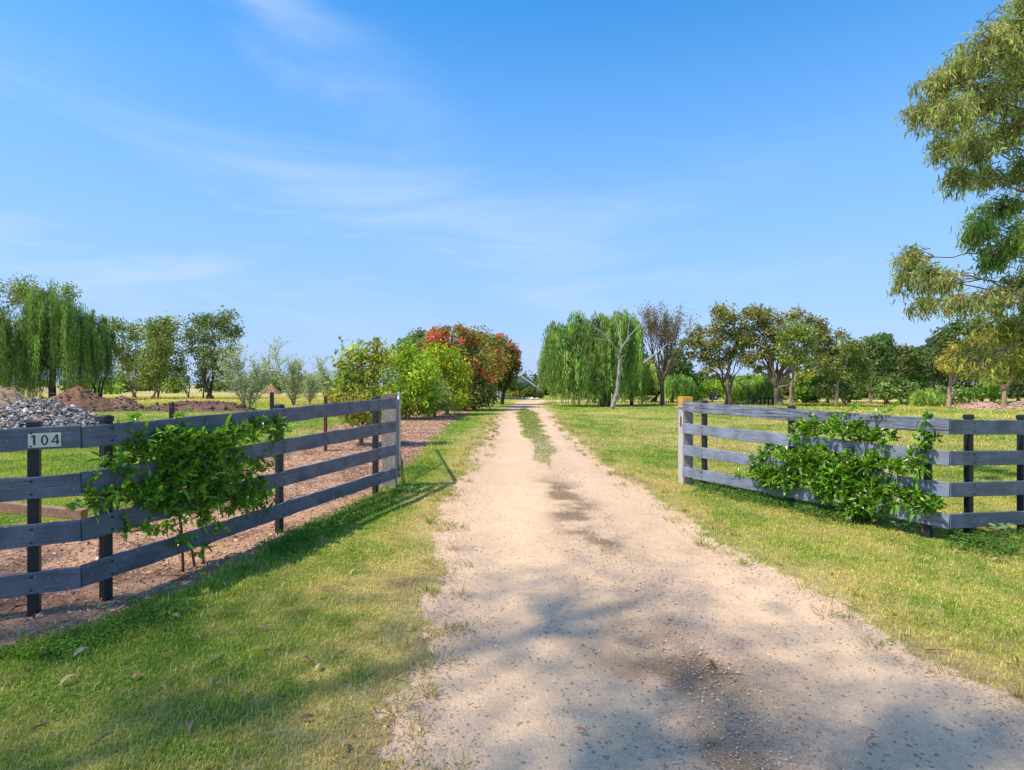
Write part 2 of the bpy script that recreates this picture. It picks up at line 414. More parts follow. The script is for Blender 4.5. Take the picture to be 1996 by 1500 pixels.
def paint_mat(name, base, worn, streak=.62, spots=.0):
    """weathered paint over timber, grain running along local X"""
    m, t, o = mat(name)
    tcn = N(t, 'ShaderNodeTexCoord'); mpp = N(t, 'ShaderNodeMapping'); mpp.inputs['Scale'].default_value = (1.6, 14, 26)
    oi = N(t, 'ShaderNodeObjectInfo')
    ad = N(t, 'ShaderNodeVectorMath', operation='ADD')
    t.links.new(tcn.outputs['Object'], ad.inputs[0])
    cb = N(t, 'ShaderNodeCombineXYZ'); t.links.new(M(t, 'MULTIPLY', oi.outputs['Random'], 37.0), cb.inputs[0]); t.links.new(M(t, 'MULTIPLY', oi.outputs['Random'], 11.0), cb.inputs[2])
    t.links.new(cb.outputs[0], ad.inputs[1]); t.links.new(ad.outputs[0], mpp.inputs[0])
    n = N(t, 'ShaderNodeTexNoise'); n.inputs['Scale'].default_value = 2.2; n.inputs['Detail'].default_value = 9; n.inputs['Roughness'].default_value = .68; n.inputs['Distortion'].default_value = .5
    t.links.new(mpp.outputs[0], n.inputs[0])
    n2 = N(t, 'ShaderNodeTexNoise'); n2.inputs['Scale'].default_value = 5; n2.inputs['Detail'].default_value = 5
    t.links.new(ad.outputs[0], n2.inputs[0])
    r = N(t, 'ShaderNodeMapRange', interpolation_type='SMOOTHSTEP'); r.inputs[1].default_value = streak - .06; r.inputs[2].default_value = streak + .06
    t.links.new(n.outputs[0], r.inputs[0])
    rv = N(t, 'ShaderNodeMapRange'); rv.inputs[1].default_value = .3; rv.inputs[2].default_value = .7; rv.inputs[3].default_value = .66; rv.inputs[4].default_value = 1.28
    t.links.new(n2.outputs[0], rv.inputs[0])
    rg_ = N(t, 'ShaderNodeMapRange'); rg_.inputs[1].default_value = .3; rg_.inputs[2].default_value = .7; rg_.inputs[3].default_value = .70; rg_.inputs[4].default_value = 1.22
    t.links.new(n.outputs[0], rg_.inputs[0])
    bc = N(t, 'ShaderNodeMix', data_type='RGBA', blend_type='MULTIPLY'); bc.inputs[0].default_value = 1
    bc.inputs[6].default_value = (*base, 1); t.links.new(M(t, 'MULTIPLY', rv.outputs[0], rg_.outputs[0]), bc.inputs[7])
    mx = N(t, 'ShaderNodeMix', data_type='RGBA'); t.links.new(r.outputs[0], mx.inputs[0]); t.links.new(bc.outputs[2], mx.inputs[6]); mx.inputs[7].default_value = (*worn, 1)
    # pale chips
    v = N(t, 'ShaderNodeTexNoise'); v.inputs['Scale'].default_value = 55; v.inputs['Detail'].default_value = 2; t.links.new(ad.outputs[0], v.inputs[0])
    ch = M(t, 'GREATER_THAN', v.outputs[0], .745 - spots * .03)
    mx2 = N(t, 'ShaderNodeMix', data_type='RGBA'); t.links.new(ch, mx2.inputs[0]); t.links.new(mx.outputs[2], mx2.inputs[6]); mx2.inputs[7].default_value = (.50, .48, .42, 1)
    b = pbsdf(t, .62, .3); t.links.new(mx2.outputs[2], b.inputs['Base Color'])
    bp = N(t, 'ShaderNodeBump'); bp.inputs['Strength'].default_value = .5; bp.inputs['Distance'].default_value = .004
    t.links.new(n.outputs[0], bp.inputs['Height']); t.links.new(bp.outputs[0], b.inputs['Normal'])
    t.links.new(b.outputs[0], o.inputs[0])
    return m
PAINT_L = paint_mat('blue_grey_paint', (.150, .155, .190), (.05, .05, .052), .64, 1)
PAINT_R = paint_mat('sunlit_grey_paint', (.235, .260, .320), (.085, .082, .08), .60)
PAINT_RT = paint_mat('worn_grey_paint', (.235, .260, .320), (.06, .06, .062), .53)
PAINT_R_SHADED = paint_mat('shaded_grey_paint', (.125, .140, .170), (.06, .06, .065), .65)  # same right fence grey, darkened: shade on the short run put into the colour
def simple(name, col, rough=.5, spec=.3, metal=0, scale=20, amt=.2, bump=.15):
    m, t, o = mat(name)
    tcn = N(t, 'ShaderNodeTexCoord')
    n = N(t, 'ShaderNodeTexNoise'); n.inputs['Scale'].default_value = scale; n.inputs['Detail'].default_value = 6; n.inputs['Roughness'].default_value = .65
    t.links.new(tcn.outputs['Object'], n.inputs[0])
    mr = N(t, 'ShaderNodeMapRange'); mr.inputs[1].default_value = .3; mr.inputs[2].default_value = .7; mr.inputs[3].default_value = 1 - amt; mr.inputs[4].default_value = 1 + amt
    t.links.new(n.outputs[0], mr.inputs[0])
    mx = N(t, 'ShaderNodeMix', data_type='RGBA', blend_type='MULTIPLY'); mx.inputs[0].default_value = 1
    mx.inputs[6].default_value = (*col, 1); t.links.new(mr.outputs[0], mx.inputs[7])
    b = pbsdf(t, rough, spec); b.inputs['Metallic'].default_value = metal
    t.links.new(mx.outputs[2], b.inputs['Base Color'])
    bp = N(t, 'ShaderNodeBump'); bp.inputs['Strength'].default_value = bump; bp.inputs['Distance'].default_value = .01
    t.links.new(n.outputs[0], bp.inputs['Height']); t.links.new(bp.outputs[0], b.inputs['Normal'])
    t.links.new(b.outputs[0], o.inputs[0])
    return m
BLACKP = simple('black_post', (.022, .022, .026), .45, .4, 0, 60, .5, .4)
GALV = simple('galvanised_steel', (.42, .44, .47), .42, .5, .7, 30, .15)
RUST = simple('rusty_steel', (.16, .055, .03), .8, .2, 0, 40, .4, .5)
TIMBER = simple('grey_timber', (.33, .30, .25), .9, .1, 0, 35, .45, 1.0)
TIMBER_LIT = simple('sunlit_timber', (.55, .50, .42), .85, .1, 0, 25, .25, .6)  # paler copy of the grey timber, with sunlight put into the colour
YELLOW = simple('ochre_top', (.60, .32, .06), .8, .1, 0, 20, .25, .3)
BRACE = simple('brown_brace', (.33, .20, .12), .85, .1, 0, 20, .3, .6)
WHITE = simple('off_white_tile', (.74, .68, .56), .4, .4, 0, 12, .08, .05)
BLACK = simple('black_numeral', (.012, .012, .014), .5, .3)
WIRE = simple('wire', (.12, .11, .10), .5, .4, .6)

# ------------------------------------------------------------------ tagging
def tag(o, label=None, cat=None, group=None, kind=None):
    if label: o['label'] = label
    if cat: o['category'] = cat
    if group: o['group'] = group
    if kind: o['kind'] = kind
    return o
def empty(name, loc, label, cat, group=None):
    o = bpy.data.objects.new(name, None); COL.objects.link(o)
    o.location = tuple(float(a) for a in loc); o.empty_display_size = .1
    return tag(o, label, cat, group)

# ------------------------------------------------------------------ ground
def build_ground():
    ratio = 1.0052; rows = int(math.log(230 / 2.0) / math.log(ratio))
    u = 2.0 * ratio ** np.arange(rows + 1); Yv = u - 1.0
    s = np.linspace(-1.5, 1.5, 561)
    # finer columns near the middle of the view
    X = s[None] * u[:, None]; Y = np.repeat(Yv[:, None], len(s), 1)
    z, d, m = zone(X, Y)
    Z = zg(X, Y)
    cr = coarse(X, Y)
    n1_ = fbm(X * 2, Y * 2, 71, 5) - .5
    fin = vnoise(X * 25, Y * 25, 77) - .5
    near = 1 / (1 + (Y / 30) ** 2)
    rut = -0.02 * np.exp(-((X + .1) / .3) ** 2) - 0.02 * np.exp(-((X - 1.6) / .3) ** 2)
    Z = Z + np.where(z == 1, (rut * sst(0, .3, d) + cr * .006 * fin * 2 + n1_ * .015 - .008) * near, 0)
    Z = Z + np.where(z == 0, n1_ * .035 * near, 0) + np.where(z == 2, (n1_ * .05 + fin * .012) * near, 0)
    lc = lawn_col(X, Y)
    # bare thatch below the blades near the camera
    base = lerp(lc * .62 + np.array([.05, .035, .012]), lc, sst(14, 32, Y))
    strip = centre_strip(X, Y); deb = debris(X, Y)
    dn = fbm(X * .9, Y * .9, 81, 5)
    dc = lerp((.69, .460, .268), (.60, .405, .25), cr * .8)
    dc = dc * (0.92 + .22 * dn)[..., None]
    dc = lerp(dc, (.19, .115, .06), np.clip(deb * 1.0, 0, .80))
    dc = lerp(dc, np.array([.17, .19, .045]) * (.7 + .6 * fbm(X * 6, Y * 6, 88, 3))[..., None], strip * .95)
    mc = lerp((.52, .295, .175), (.30, .165, .10), sst(.35, .7, fbm(X * 3, Y * 3, 91, 5)))
    mc = lerp(mc, (.46, .26, .15), sst(12, 20, Y) * .5)
    C = np.where((z == 1)[..., None], dc, np.where((z == 2)[..., None], mc, base))
    nr, nc = X.shape
    idx = np.arange(nr * nc).reshape(nr, nc)
    q = np.stack([idx[:-1, :-1], idx[:-1, 1:], idx[1:, 1:], idx[1:, :-1]], -1).reshape(-1, 4)
    zq = z[:-1, :-1].reshape(-1)
    V = np.stack([X, Y, Z], -1).reshape(-1, 3); C = C.reshape(-1, 3)
    for k, (nm, mt) in enumerate((('lawn', LAWN), ('driveway', DRIVE), ('garden_bed', MULCHM))):
        qq = q[zq == k]
        used = np.unique(qq); remap = -np.ones(len(V), int); remap[used] = np.arange(len(used))
        a = Acc(); a.add(V[used], q=remap[qq], c=C[used])
        o = a.build(nm, mt, smooth=True); o['kind'] = 'structure'
    # the wide ground sheet to the horizon, just below the detailed surfaces
    g = np.concatenate([-np.geomspace(4000, 4, 60), np.linspace(-3, 3, 7), np.geomspace(4, 4000, 60)])
    gx, gy = np.meshgrid(g, g)
    gz = zg(gx, gy) - .12
    gc = lawn_col(gx, gy) * .9
    nr, nc = gx.shape; idx = np.arange(nr * nc).reshape(nr, nc)
    q = np.stack([idx[:-1, :-1], idx[:-1, 1:], idx[1:, 1:], idx[1:, :-1]], -1).reshape(-1, 4)
    a = Acc(); a.add(np.stack([gx, gy, gz], -1).reshape(-1, 3), q=q, c=gc.reshape(-1, 3))
    o = a.build('ground', LAWN, smooth=True); o['kind'] = 'structure'
build_ground()

def sample_pts(n, y0, y1, p, smax=1.12, rg=R):
    """points in the view wedge, density per area ~ y^-p"""
    k = 2 - p
    u = rg.random(n)
    if abs(k) < 1e-6: y = y0 * (y1 / y0) ** u
    else: y = (y0 ** k + u * (y1 ** k - y0 ** k)) ** (1 / k)
    x = (rg.random(n) * 2 - 1) * (smax * y * .868 + .35)
    return x, y
def ground_z(x, y):
    n1_ = fbm(x * 2, y * 2, 71, 5) - .5
    z, d, m = zone(x, y)
    near = 1 / (1 + (y / 30) ** 2)
    return zg(x, y) + np.where(z == 0, n1_ * .035, np.where(z == 2, n1_ * .05, n1_ * .015)) * near, z, d, m

def build_grass():
    a = Acc()
    for (n, y0, y1, p, hb, wb) in ((800000, 1.7, 12, 1.35, .021, .0034), (480000, 12, 60, 1.25, .024, .011)):
        x, y = sample_pts(n, y0, y1, p)
        gz, z, d, m = ground_z(x, y)
        strip = centre_strip(x, y)
        keep = (z == 0) | ((z == 1) & (R.random(n) < strip * .9)) | ((z == 1) & (d < .16) & (R.random(n) < .10)) | ((z == 2) & (m < .10) & (R.random(n) < .25))
        lc = lawn_col(x, y)
        lc = np.where((z == 1)[:, None] & (strip > .02)[:, None], np.array([.22, .24, .05]) * (.75 + .5 * vnoise(x * 9, y * 9, 23))[:, None], lc)
        dryness = np.clip((lc[:, 0] - lc[:, 1]) * 6 + .3, 0, 1)
        keep &= R.random(n) < (1 - .35 * dryness)
        # blades thin out to bare soil right at the edge of the gravel
        keep &= (z != 0) | (R.random(n) < .35 + .65 * sst(0, .35, -d))
        x, y, gz, lc, d, m = x[keep], y[keep], gz[keep], lc[keep], d[keep], m[keep]
        k = len(x)
        tuft = fbm(x * 5, y * 5, 99, 3)
        h = hb * np.exp(R.normal(0, .35, k)) * (.55 + .9 * tuft) * (1 + .012 * y)
        h *= 1 + 1.0 * np.exp(-((x - np.interp(y, MRY, MRX)) / .22) ** 2) * (y < 14)
        h *= 1 + 1.2 * ((y > 26) & (x < -5)) + 1.1 * sst(7, 10, x) * sst(11, 16, y) * (fbm(x * .6, y * .6, 44, 3) > .42)
        wd = wb * (1 + y * (.16 if y0 < 5 else .045)) * (.7 + .6 * R.random(k))
        th = R.random(k) * 2 * np.pi; tilt = np.abs(R.normal(.0, .75, k)) + .15
        lean = np.stack([np.cos(th), np.sin(th), np.zeros(k)], -1)
        side = np.stack([-np.sin(th), np.cos(th), np.zeros(k)], -1)
        P = np.stack([x, y, gz - .003], -1)
        up = np.array([0, 0, 1.0])
        mid = P + (up * np.cos(tilt * .5)[:, None] + lean * np.sin(tilt * .5)[:, None]) * h[:, None] * .5
        tip = mid + (up * np.cos(tilt * 1.4)[:, None] + lean * np.sin(tilt * 1.4)[:, None]) * h[:, None] * .55
        s_ = side * wd[:, None] / 2
        col = lc * np.exp(R.normal(0, .22, (k, 1))) * np.exp(R.normal(0, .06, (k, 3)))
        straw = R.random(k) < .16
        col[straw] = np.array([.52, .42, .20]) * np.exp(R.normal(0, .2, (straw.sum(), 1)))
        col = np.clip(col * np.array([1.40, 1.38, 1.02]), .01, .8)
        V = np.stack([P - s_, P + s_, mid + s_ * .8, mid - s_ * .8, tip], 1)
        i = np.arange(k)[:, None] * 5
        a.add(V.reshape(-1, 3), t=i + np.array([[3, 2, 4]]), q=i + np.array([[0, 1, 2, 3]]), c=np.repeat(col, 5, 0))
    o = a.build('grass', GRASSM)
    tag(o, 'short mown lawn grass, green mixed with dry straw patches, on both sides of the drive', 'grass', kind='stuff')
build_grass()

def build_tufts():
    a = Acc(); rg = np.random.default_rng(77)
    n = 260; y = 2.2 + rg.random(n) ** 1.4 * 20; side = rg.random(n) < .5
    x = np.where(side, np.interp(y, LY, LX) + rg.normal(.04, .17, n), np.interp(y, RY, RX) + rg.normal(-.04, .17, n))
    m = 130; x = np.append(x, rg.uniform(-4, 7, m)); y = np.append(y, rg.uniform(2.5, 14, m))
    gz, z, d, mm = ground_z(x, y); k = (z != 2) & ((z == 0) | (d < .3)); x, y, gz = x[k], y[k], gz[k]
    for i in range(len(x)):
        nb = rg.integers(18, 46); h = .035 + .045 * rg.random(); col = lerp((.24, .31, .045), (.58, .44, .18), rg.random() ** .8)
        r_ = .012 + .03 * rg.random()
        P = np.stack([x[i] + rg.normal(0, r_, nb), y[i] + rg.normal(0, r_, nb), np.full(nb, gz[i] - .004)], -1)
        out_ = P - np.array([x[i], y[i], gz[i]]); D = norm(out_ * np.array([1, 1, 0]) * 22 + rg.normal(0, .35, (nb, 3)) + np.array([0, 0, .9]))
        D[:, 2] = np.abs(D[:, 2])
        leaves(a, P, D, rdir(nb, rg), h * np.exp(rg.normal(0, .3, nb)), .0045 * (1 + .08 * y[i]), jcol(col, nb, .25, .06, rg))
    o = a.build('grass_tufts', GRASSM); tag(o, 'ragged grass tufts spilling over the gravel edges of the drive', 'grass', kind='stuff')
build_tufts()

def rocks(acc, P, r, C, flat=.65, rg=R):
    n = len(P)
    base = np.array([(1, 0, 0), (0, 1, 0), (-1, 0, 0), (0, -1, 0), (0, 0, 1), (0, 0, -1)], float)
    V = base[None] * np.exp(rg.normal(0, .25, (n, 6, 1)))
    th = rg.random(n) * 2 * np.pi; c, s = np.cos(th), np.sin(th)
    V = V * r[:, None, None]
    V[:, :, 2] *= flat
    V = V + rg.normal(0, .18, V.shape) * r[:, None, None]
    x = V[..., 0] * c[:, None] - V[..., 1] * s[:, None]; y = V[..., 0] * s[:, None] + V[..., 1] * c[:, None]
    V = np.stack([x, y, V[..., 2]], -1) + P[:, None]
    f = np.array([(0, 1, 4), (1, 2, 4), (2, 3, 4), (3, 0, 4), (1, 0, 5), (2, 1, 5), (3, 2, 5), (0, 3, 5)])
    acc.add(V.reshape(-1, 3), t=(np.arange(n)[:, None, None] * 6 + f[None]).reshape(-1, 3), c=np.repeat(C, 6, 0))

def build_gravel():
    a = Acc()
    n = 190000
    x, y = sample_pts(n, 1.7, 16, 1.75, 1.15)
    gz, z, d, m = ground_z(x, y)
    cr = coarse(x, y)
    keep = (z == 1) & (R.random(n) < .02 + .98 * cr ** 2) | ((z == 0) & (d > -.35) & (R.random(n) < .35 * sst(-.35, 0, d)))
    x, y, gz = x[keep], y[keep], gz[keep]; k = len(x)
    r = np.minimum(.0025 * np.exp(R.normal(0, .38, k)) * (1 + .10 * y), .016)
    pal = np.array([(.60, .45, .31), (.66, .53, .39), (.52, .38, .26), (.42, .31, .22), (.60, .53, .45), (.30, .25, .21), (.20, .18, .18), (.48, .27, .17)])
    pi = R.choice(len(pal), k, p=[.36, .20, .20, .10, .08, .03, .01, .02])
    C = pal[pi] * np.exp(R.normal(0, .12, (k, 1)))
    rocks(a, np.stack([x, y, gz - .004 + r * .35], -1), r, C)
    # scattered bigger pebbles
    n = 800
    x, y = sample_pts(n, 1.8, 14, 1.4, 1.1)
    gz, z, d, m = ground_z(x, y); keep = z == 1
    x, y, gz = x[keep], y[keep], gz[keep]; k = len(x)
    r = .006 * np.exp(R.normal(0, .35, k))
    C = pal[R.choice(len(pal), k, p=[.2, .15, .2, .18, .1, .08, .03, .06])] * .9
    rocks(a, np.stack([x, y, gz - .003 + r * .2], -1), r, C)
    o = a.build('gravel', STONE)
    tag(o, 'loose cream, grey and rusty gravel stones lying on the driveway', 'gravel', kind='stuff')
build_gravel()

def build_mulch():
    a = Acc()
    n = 120000
    x = -8.5 + R.random(n) * 8.5; y = 2.6 + R.random(n) ** 1.6 * 22
    gz, z, d, m = ground_z(x, y)
    keep = ((z == 2) & (R.random(n) < .35 + fbm(x * 2.5, y * 2.5, 8, 3))) | ((z == 0) & (m > -.25) & (R.random(n) < .12))
    x, y, gz = x[keep], y[keep], gz[keep]; k = len(x)
    th = R.random(k) * 2 * np.pi
    D = np.stack([np.cos(th), np.sin(th), R.normal(0, .25, k)], -1)
    Nn = norm(np.stack([R.normal(0, .4, k), R.normal(0, .4, k), np.ones(k)], -1))
    Ln = .030 * np.exp(R.normal(0, .5, k)) * (1 + .03 * y); Wd = np.minimum(.010 * np.exp(R.normal(0, .4, k)) * (1 + .05 * y), Ln * .6)
    pal = np.array([(.62, .38, .23), (.48, .26, .15), (.74, .54, .36), (.26, .14, .09), (.11, .065, .045), (.55, .40, .29)])
    C = pal[R.choice(6, k, p=[.25, .25, .18, .16, .08, .08])] * np.exp(R.normal(0, .15, (k, 1)))
    leaves(a, np.stack([x, y, gz + .004 + R.random(k) * .012], -1), D, Nn, Ln, Wd, C)
    # dark sticks, bark strips
    n = 420
    x = -7 + R.random(n) * 6; y = 3 + R.random(n) * 9
    gz, z, d, m = ground_z(x, y)
    for i in np.where(z == 2)[0]:
        t = R.random() * 6.28; l = .06 + .16 * R.random()
        p = np.array([x[i], y[i], gz[i] + .012]); v = np.array([math.cos(t), math.sin(t), R.normal(0, .05)]) * l
        kk = R.normal(0, .12, 3) * l; kk[2] = abs(kk[2])
        a.tube([p, p + v * .5 + kk, p + v], [.003, .004, .002], 4, np.array((.22, .14, .09)) * (.5 + 1.2 * R.random()))
    o = a.build('bark_mulch', MULCHM)
    tag(o, 'reddish brown bark mulch and wood chips under the left fence and hedge', 'mulch', kind='stuff')
build_mulch()

def build_weeds():
    a = Acc()
    def scatter(x, y, size, col, hgt):
        gz, z, d, m = ground_z(x, y); k = len(x)
        ml = 7
        P = np.repeat(np.stack([x, y, gz], -1), ml, 0)
        off = R.normal(0, 1, (k * ml, 3)) * np.array([size * 1.2, size * 1.2, 0]); P = P + off
        P[:, 2] += R.random(k * ml) * np.repeat(hgt, ml)
        D = rdir(k * ml); D[:, 2] = np.abs(D[:, 2]) * .5
        leaves(a, P, D, np.array([0, 0, 1.0]) + R.normal(0, .4, (k * ml, 3)), size * np.exp(R.normal(0, .25, k * ml)), size * .7, jcol(col, k * ml, .25, .1), True)
    # along the mulch edge (left)
    n = 2600
    y = 3.3 + R.random(n) ** 1.3 * 6.2; x = np.interp(y, MRY, MRX) + .14 + R.normal(0, .10, n) * (1 + .04 * y)
    dens = fbm(x * 1.6, y * 1.6, 12, 3)
    k = (dens > .40)
    scatter(x[k], y[k], .018, (.15, .27, .04), .05 * np.ones(k.sum()) * (.4 + dens[k]))
    # below the right fence
    n = 2600
    t = R.random(n); x = 2.7 + t * 1.9 + R.normal(0, .15, n); y = 8.3 - t * 2.75 + R.normal(0, .15, n) - .12
    n2_ = 600; x = np.append(x, 4.4 + R.random(n2_) * 1.5); y = np.append(y, 5.55 + R.random(n2_) * .5)
    dens = fbm(x * 1.9, y * 1.9, 15, 3); k = dens > .42
    scatter(x[k], y[k], .020, (.13, .23, .04), .09 * np.ones(k.sum()) * (.4 + dens[k]))
    # clumps over the left paddock
    n = 1300
    x = -16 + R.random(n) * 12; y = 9 + R.random(n) * 16
    gz, z, d, m = ground_z(x, y); dens = fbm(x * .7, y * .7, 19, 3); k = (z == 0) & (dens > .52)
    scatter(x[k], y[k], .035, (.17, .29, .05), .14 * np.ones(k.sum()))
    o = a.build('weeds', LEAF)
    tag(o, 'low leafy green weeds creeping along the fence lines and mulch edge', 'weeds', kind='stuff')
build_weeds()

# ------------------------------------------------------------------ fences
def line_at(px, A, B):
    """point on segment A-B (x,y) seen at photo column px"""
    k = (px - 998) / F
    (x0, y0), (x1, y1) = A, B
    t = (k * y0 - x0) / ((x1 - x0) - k * (y1 - y0))
    return x0 + t * (x1 - x0), y0 + t * (y1 - y0), t
rail_m = {}
def box_object(name, length, h, th, material, parent, A, B, wob=.0025):
    """a plank along local X from A to B (centre line), wavy edges, chamfered"""
    A = Vector(A); B = Vector(B); d = (B - A); Lg = d.length; d.normalize()
    seg = max(6, int(Lg / .12)); c = .004
    prof = [(-th / 2, -h / 2 + c), (-th / 2 + c, -h / 2), (th / 2 - c, -h / 2), (th / 2, -h / 2 + c), (th / 2, h / 2 - c), (th / 2 - c, h / 2), (-th / 2 + c, h / 2), (-th / 2, h / 2 - c)]
    V = []; n = 8
    for i in range(seg + 1):
        x = Lg * i / seg; e0, e1, e2 = R.normal(0, wob, 3)
        for (y, z) in prof: V.append((x, y + e2 * .6, z + (e0 if z < 0 else e1)))
    q = [(i * n + j, i * n + (j + 1) % n, (i + 1) * n + (j + 1) % n, (i + 1) * n + j) for i in range(seg) for j in range(n)]
    t = [(0, j + 1, j) for j in range(1, n - 1)] + [(seg * n, seg * n + j, seg * n + j + 1) for j in range(1, n - 1)]
    a = Acc(); a.add(V, t=t, q=q); o = a.build(name, material, parent)
    side = Vector((0, 0, 1)).cross(d).normalized(); up = d.cross(side)
    M3 = Matrix((d, side, up)).transposed().to_4x4()
    M3.translation = A - parent.location
    o.matrix_local = M3
    rail_m[o.name] = M3.copy()
    return o
bolt_src = {}
def add_bolt(parent_rail, P, nrm):
    if 'm' not in bolt_src:
        a = Acc()
        a.tube([(0, 0, 0), (0, 0, .005), (0, 0, .008)], [.008, .008, .004], 8)
        o = a.build('bolt', BLACKP); bolt_src['m'] = o.data; bpy.data.objects.remove(o)
    o = bpy.data.objects.new('bolt', bolt_src['m']); COL.objects.link(o); o.parent = parent_rail
    m = Vector(nrm).to_track_quat('Z', 'Y').to_matrix().to_4x4(); m.translation = Vector(P) - parent_rail.parent.location
    o.matrix_local = rail_m[parent_rail.name].inverted() @ m

def fence(label, base, segs, posts, group):
    """segs: (A, B, zA, zB, material list) with zA, zB the top of the top rail"""
    e = empty('rail_fence', base, label, 'fence', group)
    RH, GAP = .145, .31
    rails = []
    for (A, B, zA, zB, mats) in segs:
        dx, dy = B[0] - A[0], B[1] - A[1]; l = math.hypot(dx, dy)
        rr = []
        for k in range(4):
            j = R.normal(0, .003, 2)
            a3 = (A[0], A[1], zA - RH / 2 - GAP * k + j[0]); b3 = (B[0], B[1], zB - RH / 2 - GAP * k + j[1])
            rr.append(box_object('rail', l, RH, .026, mats[k], e, a3, b3))
        rails.append((A, B, zA, zB, rr))
    for (px, si, top, lbl) in posts:
        A, B, zA, zB, rr = rails[si]
        x, y, t = line_at(px, A, B)
        l = math.hypot(B[0] - A[0], B[1] - A[1]); dx, dy = (B[0] - A[0]) / l, (B[1] - A[1]) / l
        nx, ny = -dy, dx                      # away from the camera side
        if nx * x + ny * y < 0: nx, ny = -nx, -ny
        hw = .031
        cx, cy = x + nx * (.013 + hw + .002), y + ny * (.013 + hw + .002)
        z0 = float(zg(cx, cy)) - .15; z1 = zA + (zB - zA) * t + top
        a = Acc(); a.box((-hw, -hw, 0), (hw, hw, z1 - z0), bev=.006)
        o = a.build('post', BLACKP, e)
        o.location = Vector((cx, cy, z0)) - e.location; o.rotation_euler = (0, 0, math.atan2(dy, dx))
        c = Acc(); c.box((-hw - .005, -hw - .005, -.03), (hw + .005, hw + .005, .008), bev=.004)
        c.add([(-.03, -.03, .008), (.03, -.03, .008), (.03, .03, .008), (-.03, .03, .008), (-.018, -.018, .014), (.018, -.018, .014), (.018, .018, .014), (-.018, .018, .014)],
              q=[(0, 1, 5, 4), (1, 2, 6, 5), (2, 3, 7, 6), (3, 0, 4, 7), (4, 5, 6, 7)])
        co = c.build('cap', BLACKP, o); co.location = (0, 0, z1 - z0)
        for k in range(4):
            zc = zA + (zB - zA) * t - RH / 2 - GAP * k
            for dz in (-.042, .042):
                add_bolt(rr[k], (x - nx * .0145, y - ny * .0145, zc + dz), (-nx, -ny, 0))
    return e, rails

def xy(px, Hpx):         # fence point from the pixel height of the rail stack (1.075 m)
    Y = 1.075 * F / Hpx; return ((px - 998) * Y / F, Y)
LA = xy(-260, 352); LB = xy(158, 315); LC = xy(771, 157.5)
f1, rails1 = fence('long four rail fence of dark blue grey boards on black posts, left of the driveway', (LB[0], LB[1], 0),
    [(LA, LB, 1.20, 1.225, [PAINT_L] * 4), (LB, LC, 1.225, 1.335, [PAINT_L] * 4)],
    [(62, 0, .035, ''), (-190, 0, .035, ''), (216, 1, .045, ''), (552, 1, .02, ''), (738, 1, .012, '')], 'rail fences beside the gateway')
RA = xy(1331, 146); RB = xy(1851, 213); RC = xy(2250, 186)
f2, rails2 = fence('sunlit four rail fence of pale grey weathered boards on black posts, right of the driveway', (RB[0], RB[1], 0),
    [(RA, RB, 1.262, 1.16, [PAINT_RT, PAINT_R, PAINT_R, PAINT_R]), (RB, RC, 1.16, 1.08, [PAINT_R_SHADED] * 4)],
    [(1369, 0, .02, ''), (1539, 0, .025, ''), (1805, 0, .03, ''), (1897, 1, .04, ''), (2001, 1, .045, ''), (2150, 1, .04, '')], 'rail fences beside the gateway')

def wire_mesh(e, A, B, off, h=1.0):
    a = Acc(); l = math.hypot(B[0] - A[0], B[1] - A[1]); dx, dy = (B[0] - A[0]) / l, (B[1] - A[1]) / l
    nx, ny = -dy, dx
    if nx * A[0] + ny * A[1] < 0: nx, ny = -nx, -ny
    def p(s, z): 
        x = A[0] + dx * s + nx * off; y = A[1] + dy * s + ny * off
        return np.array([x, y, float(zg(x, y)) + z + R.normal(0, .003)])
    for z in (.08, .25, .42, .60, .80, h):
        a.tube([p(s, z) for s in np.linspace(.05, l - .05, 14)], .0011, 3)
    for s in np.arange(.2, l, .3):
        a.tube([p(s, .08), p(s, .5), p(s, h)], .0009, 3)
    a.build('wire_mesh', WIRE, e, origin=e.location)
wire_mesh(f1, LB, LC, .11); wire_mesh(f2, RA, RB, .11); wire_mesh(f1, LA, LB, .11)

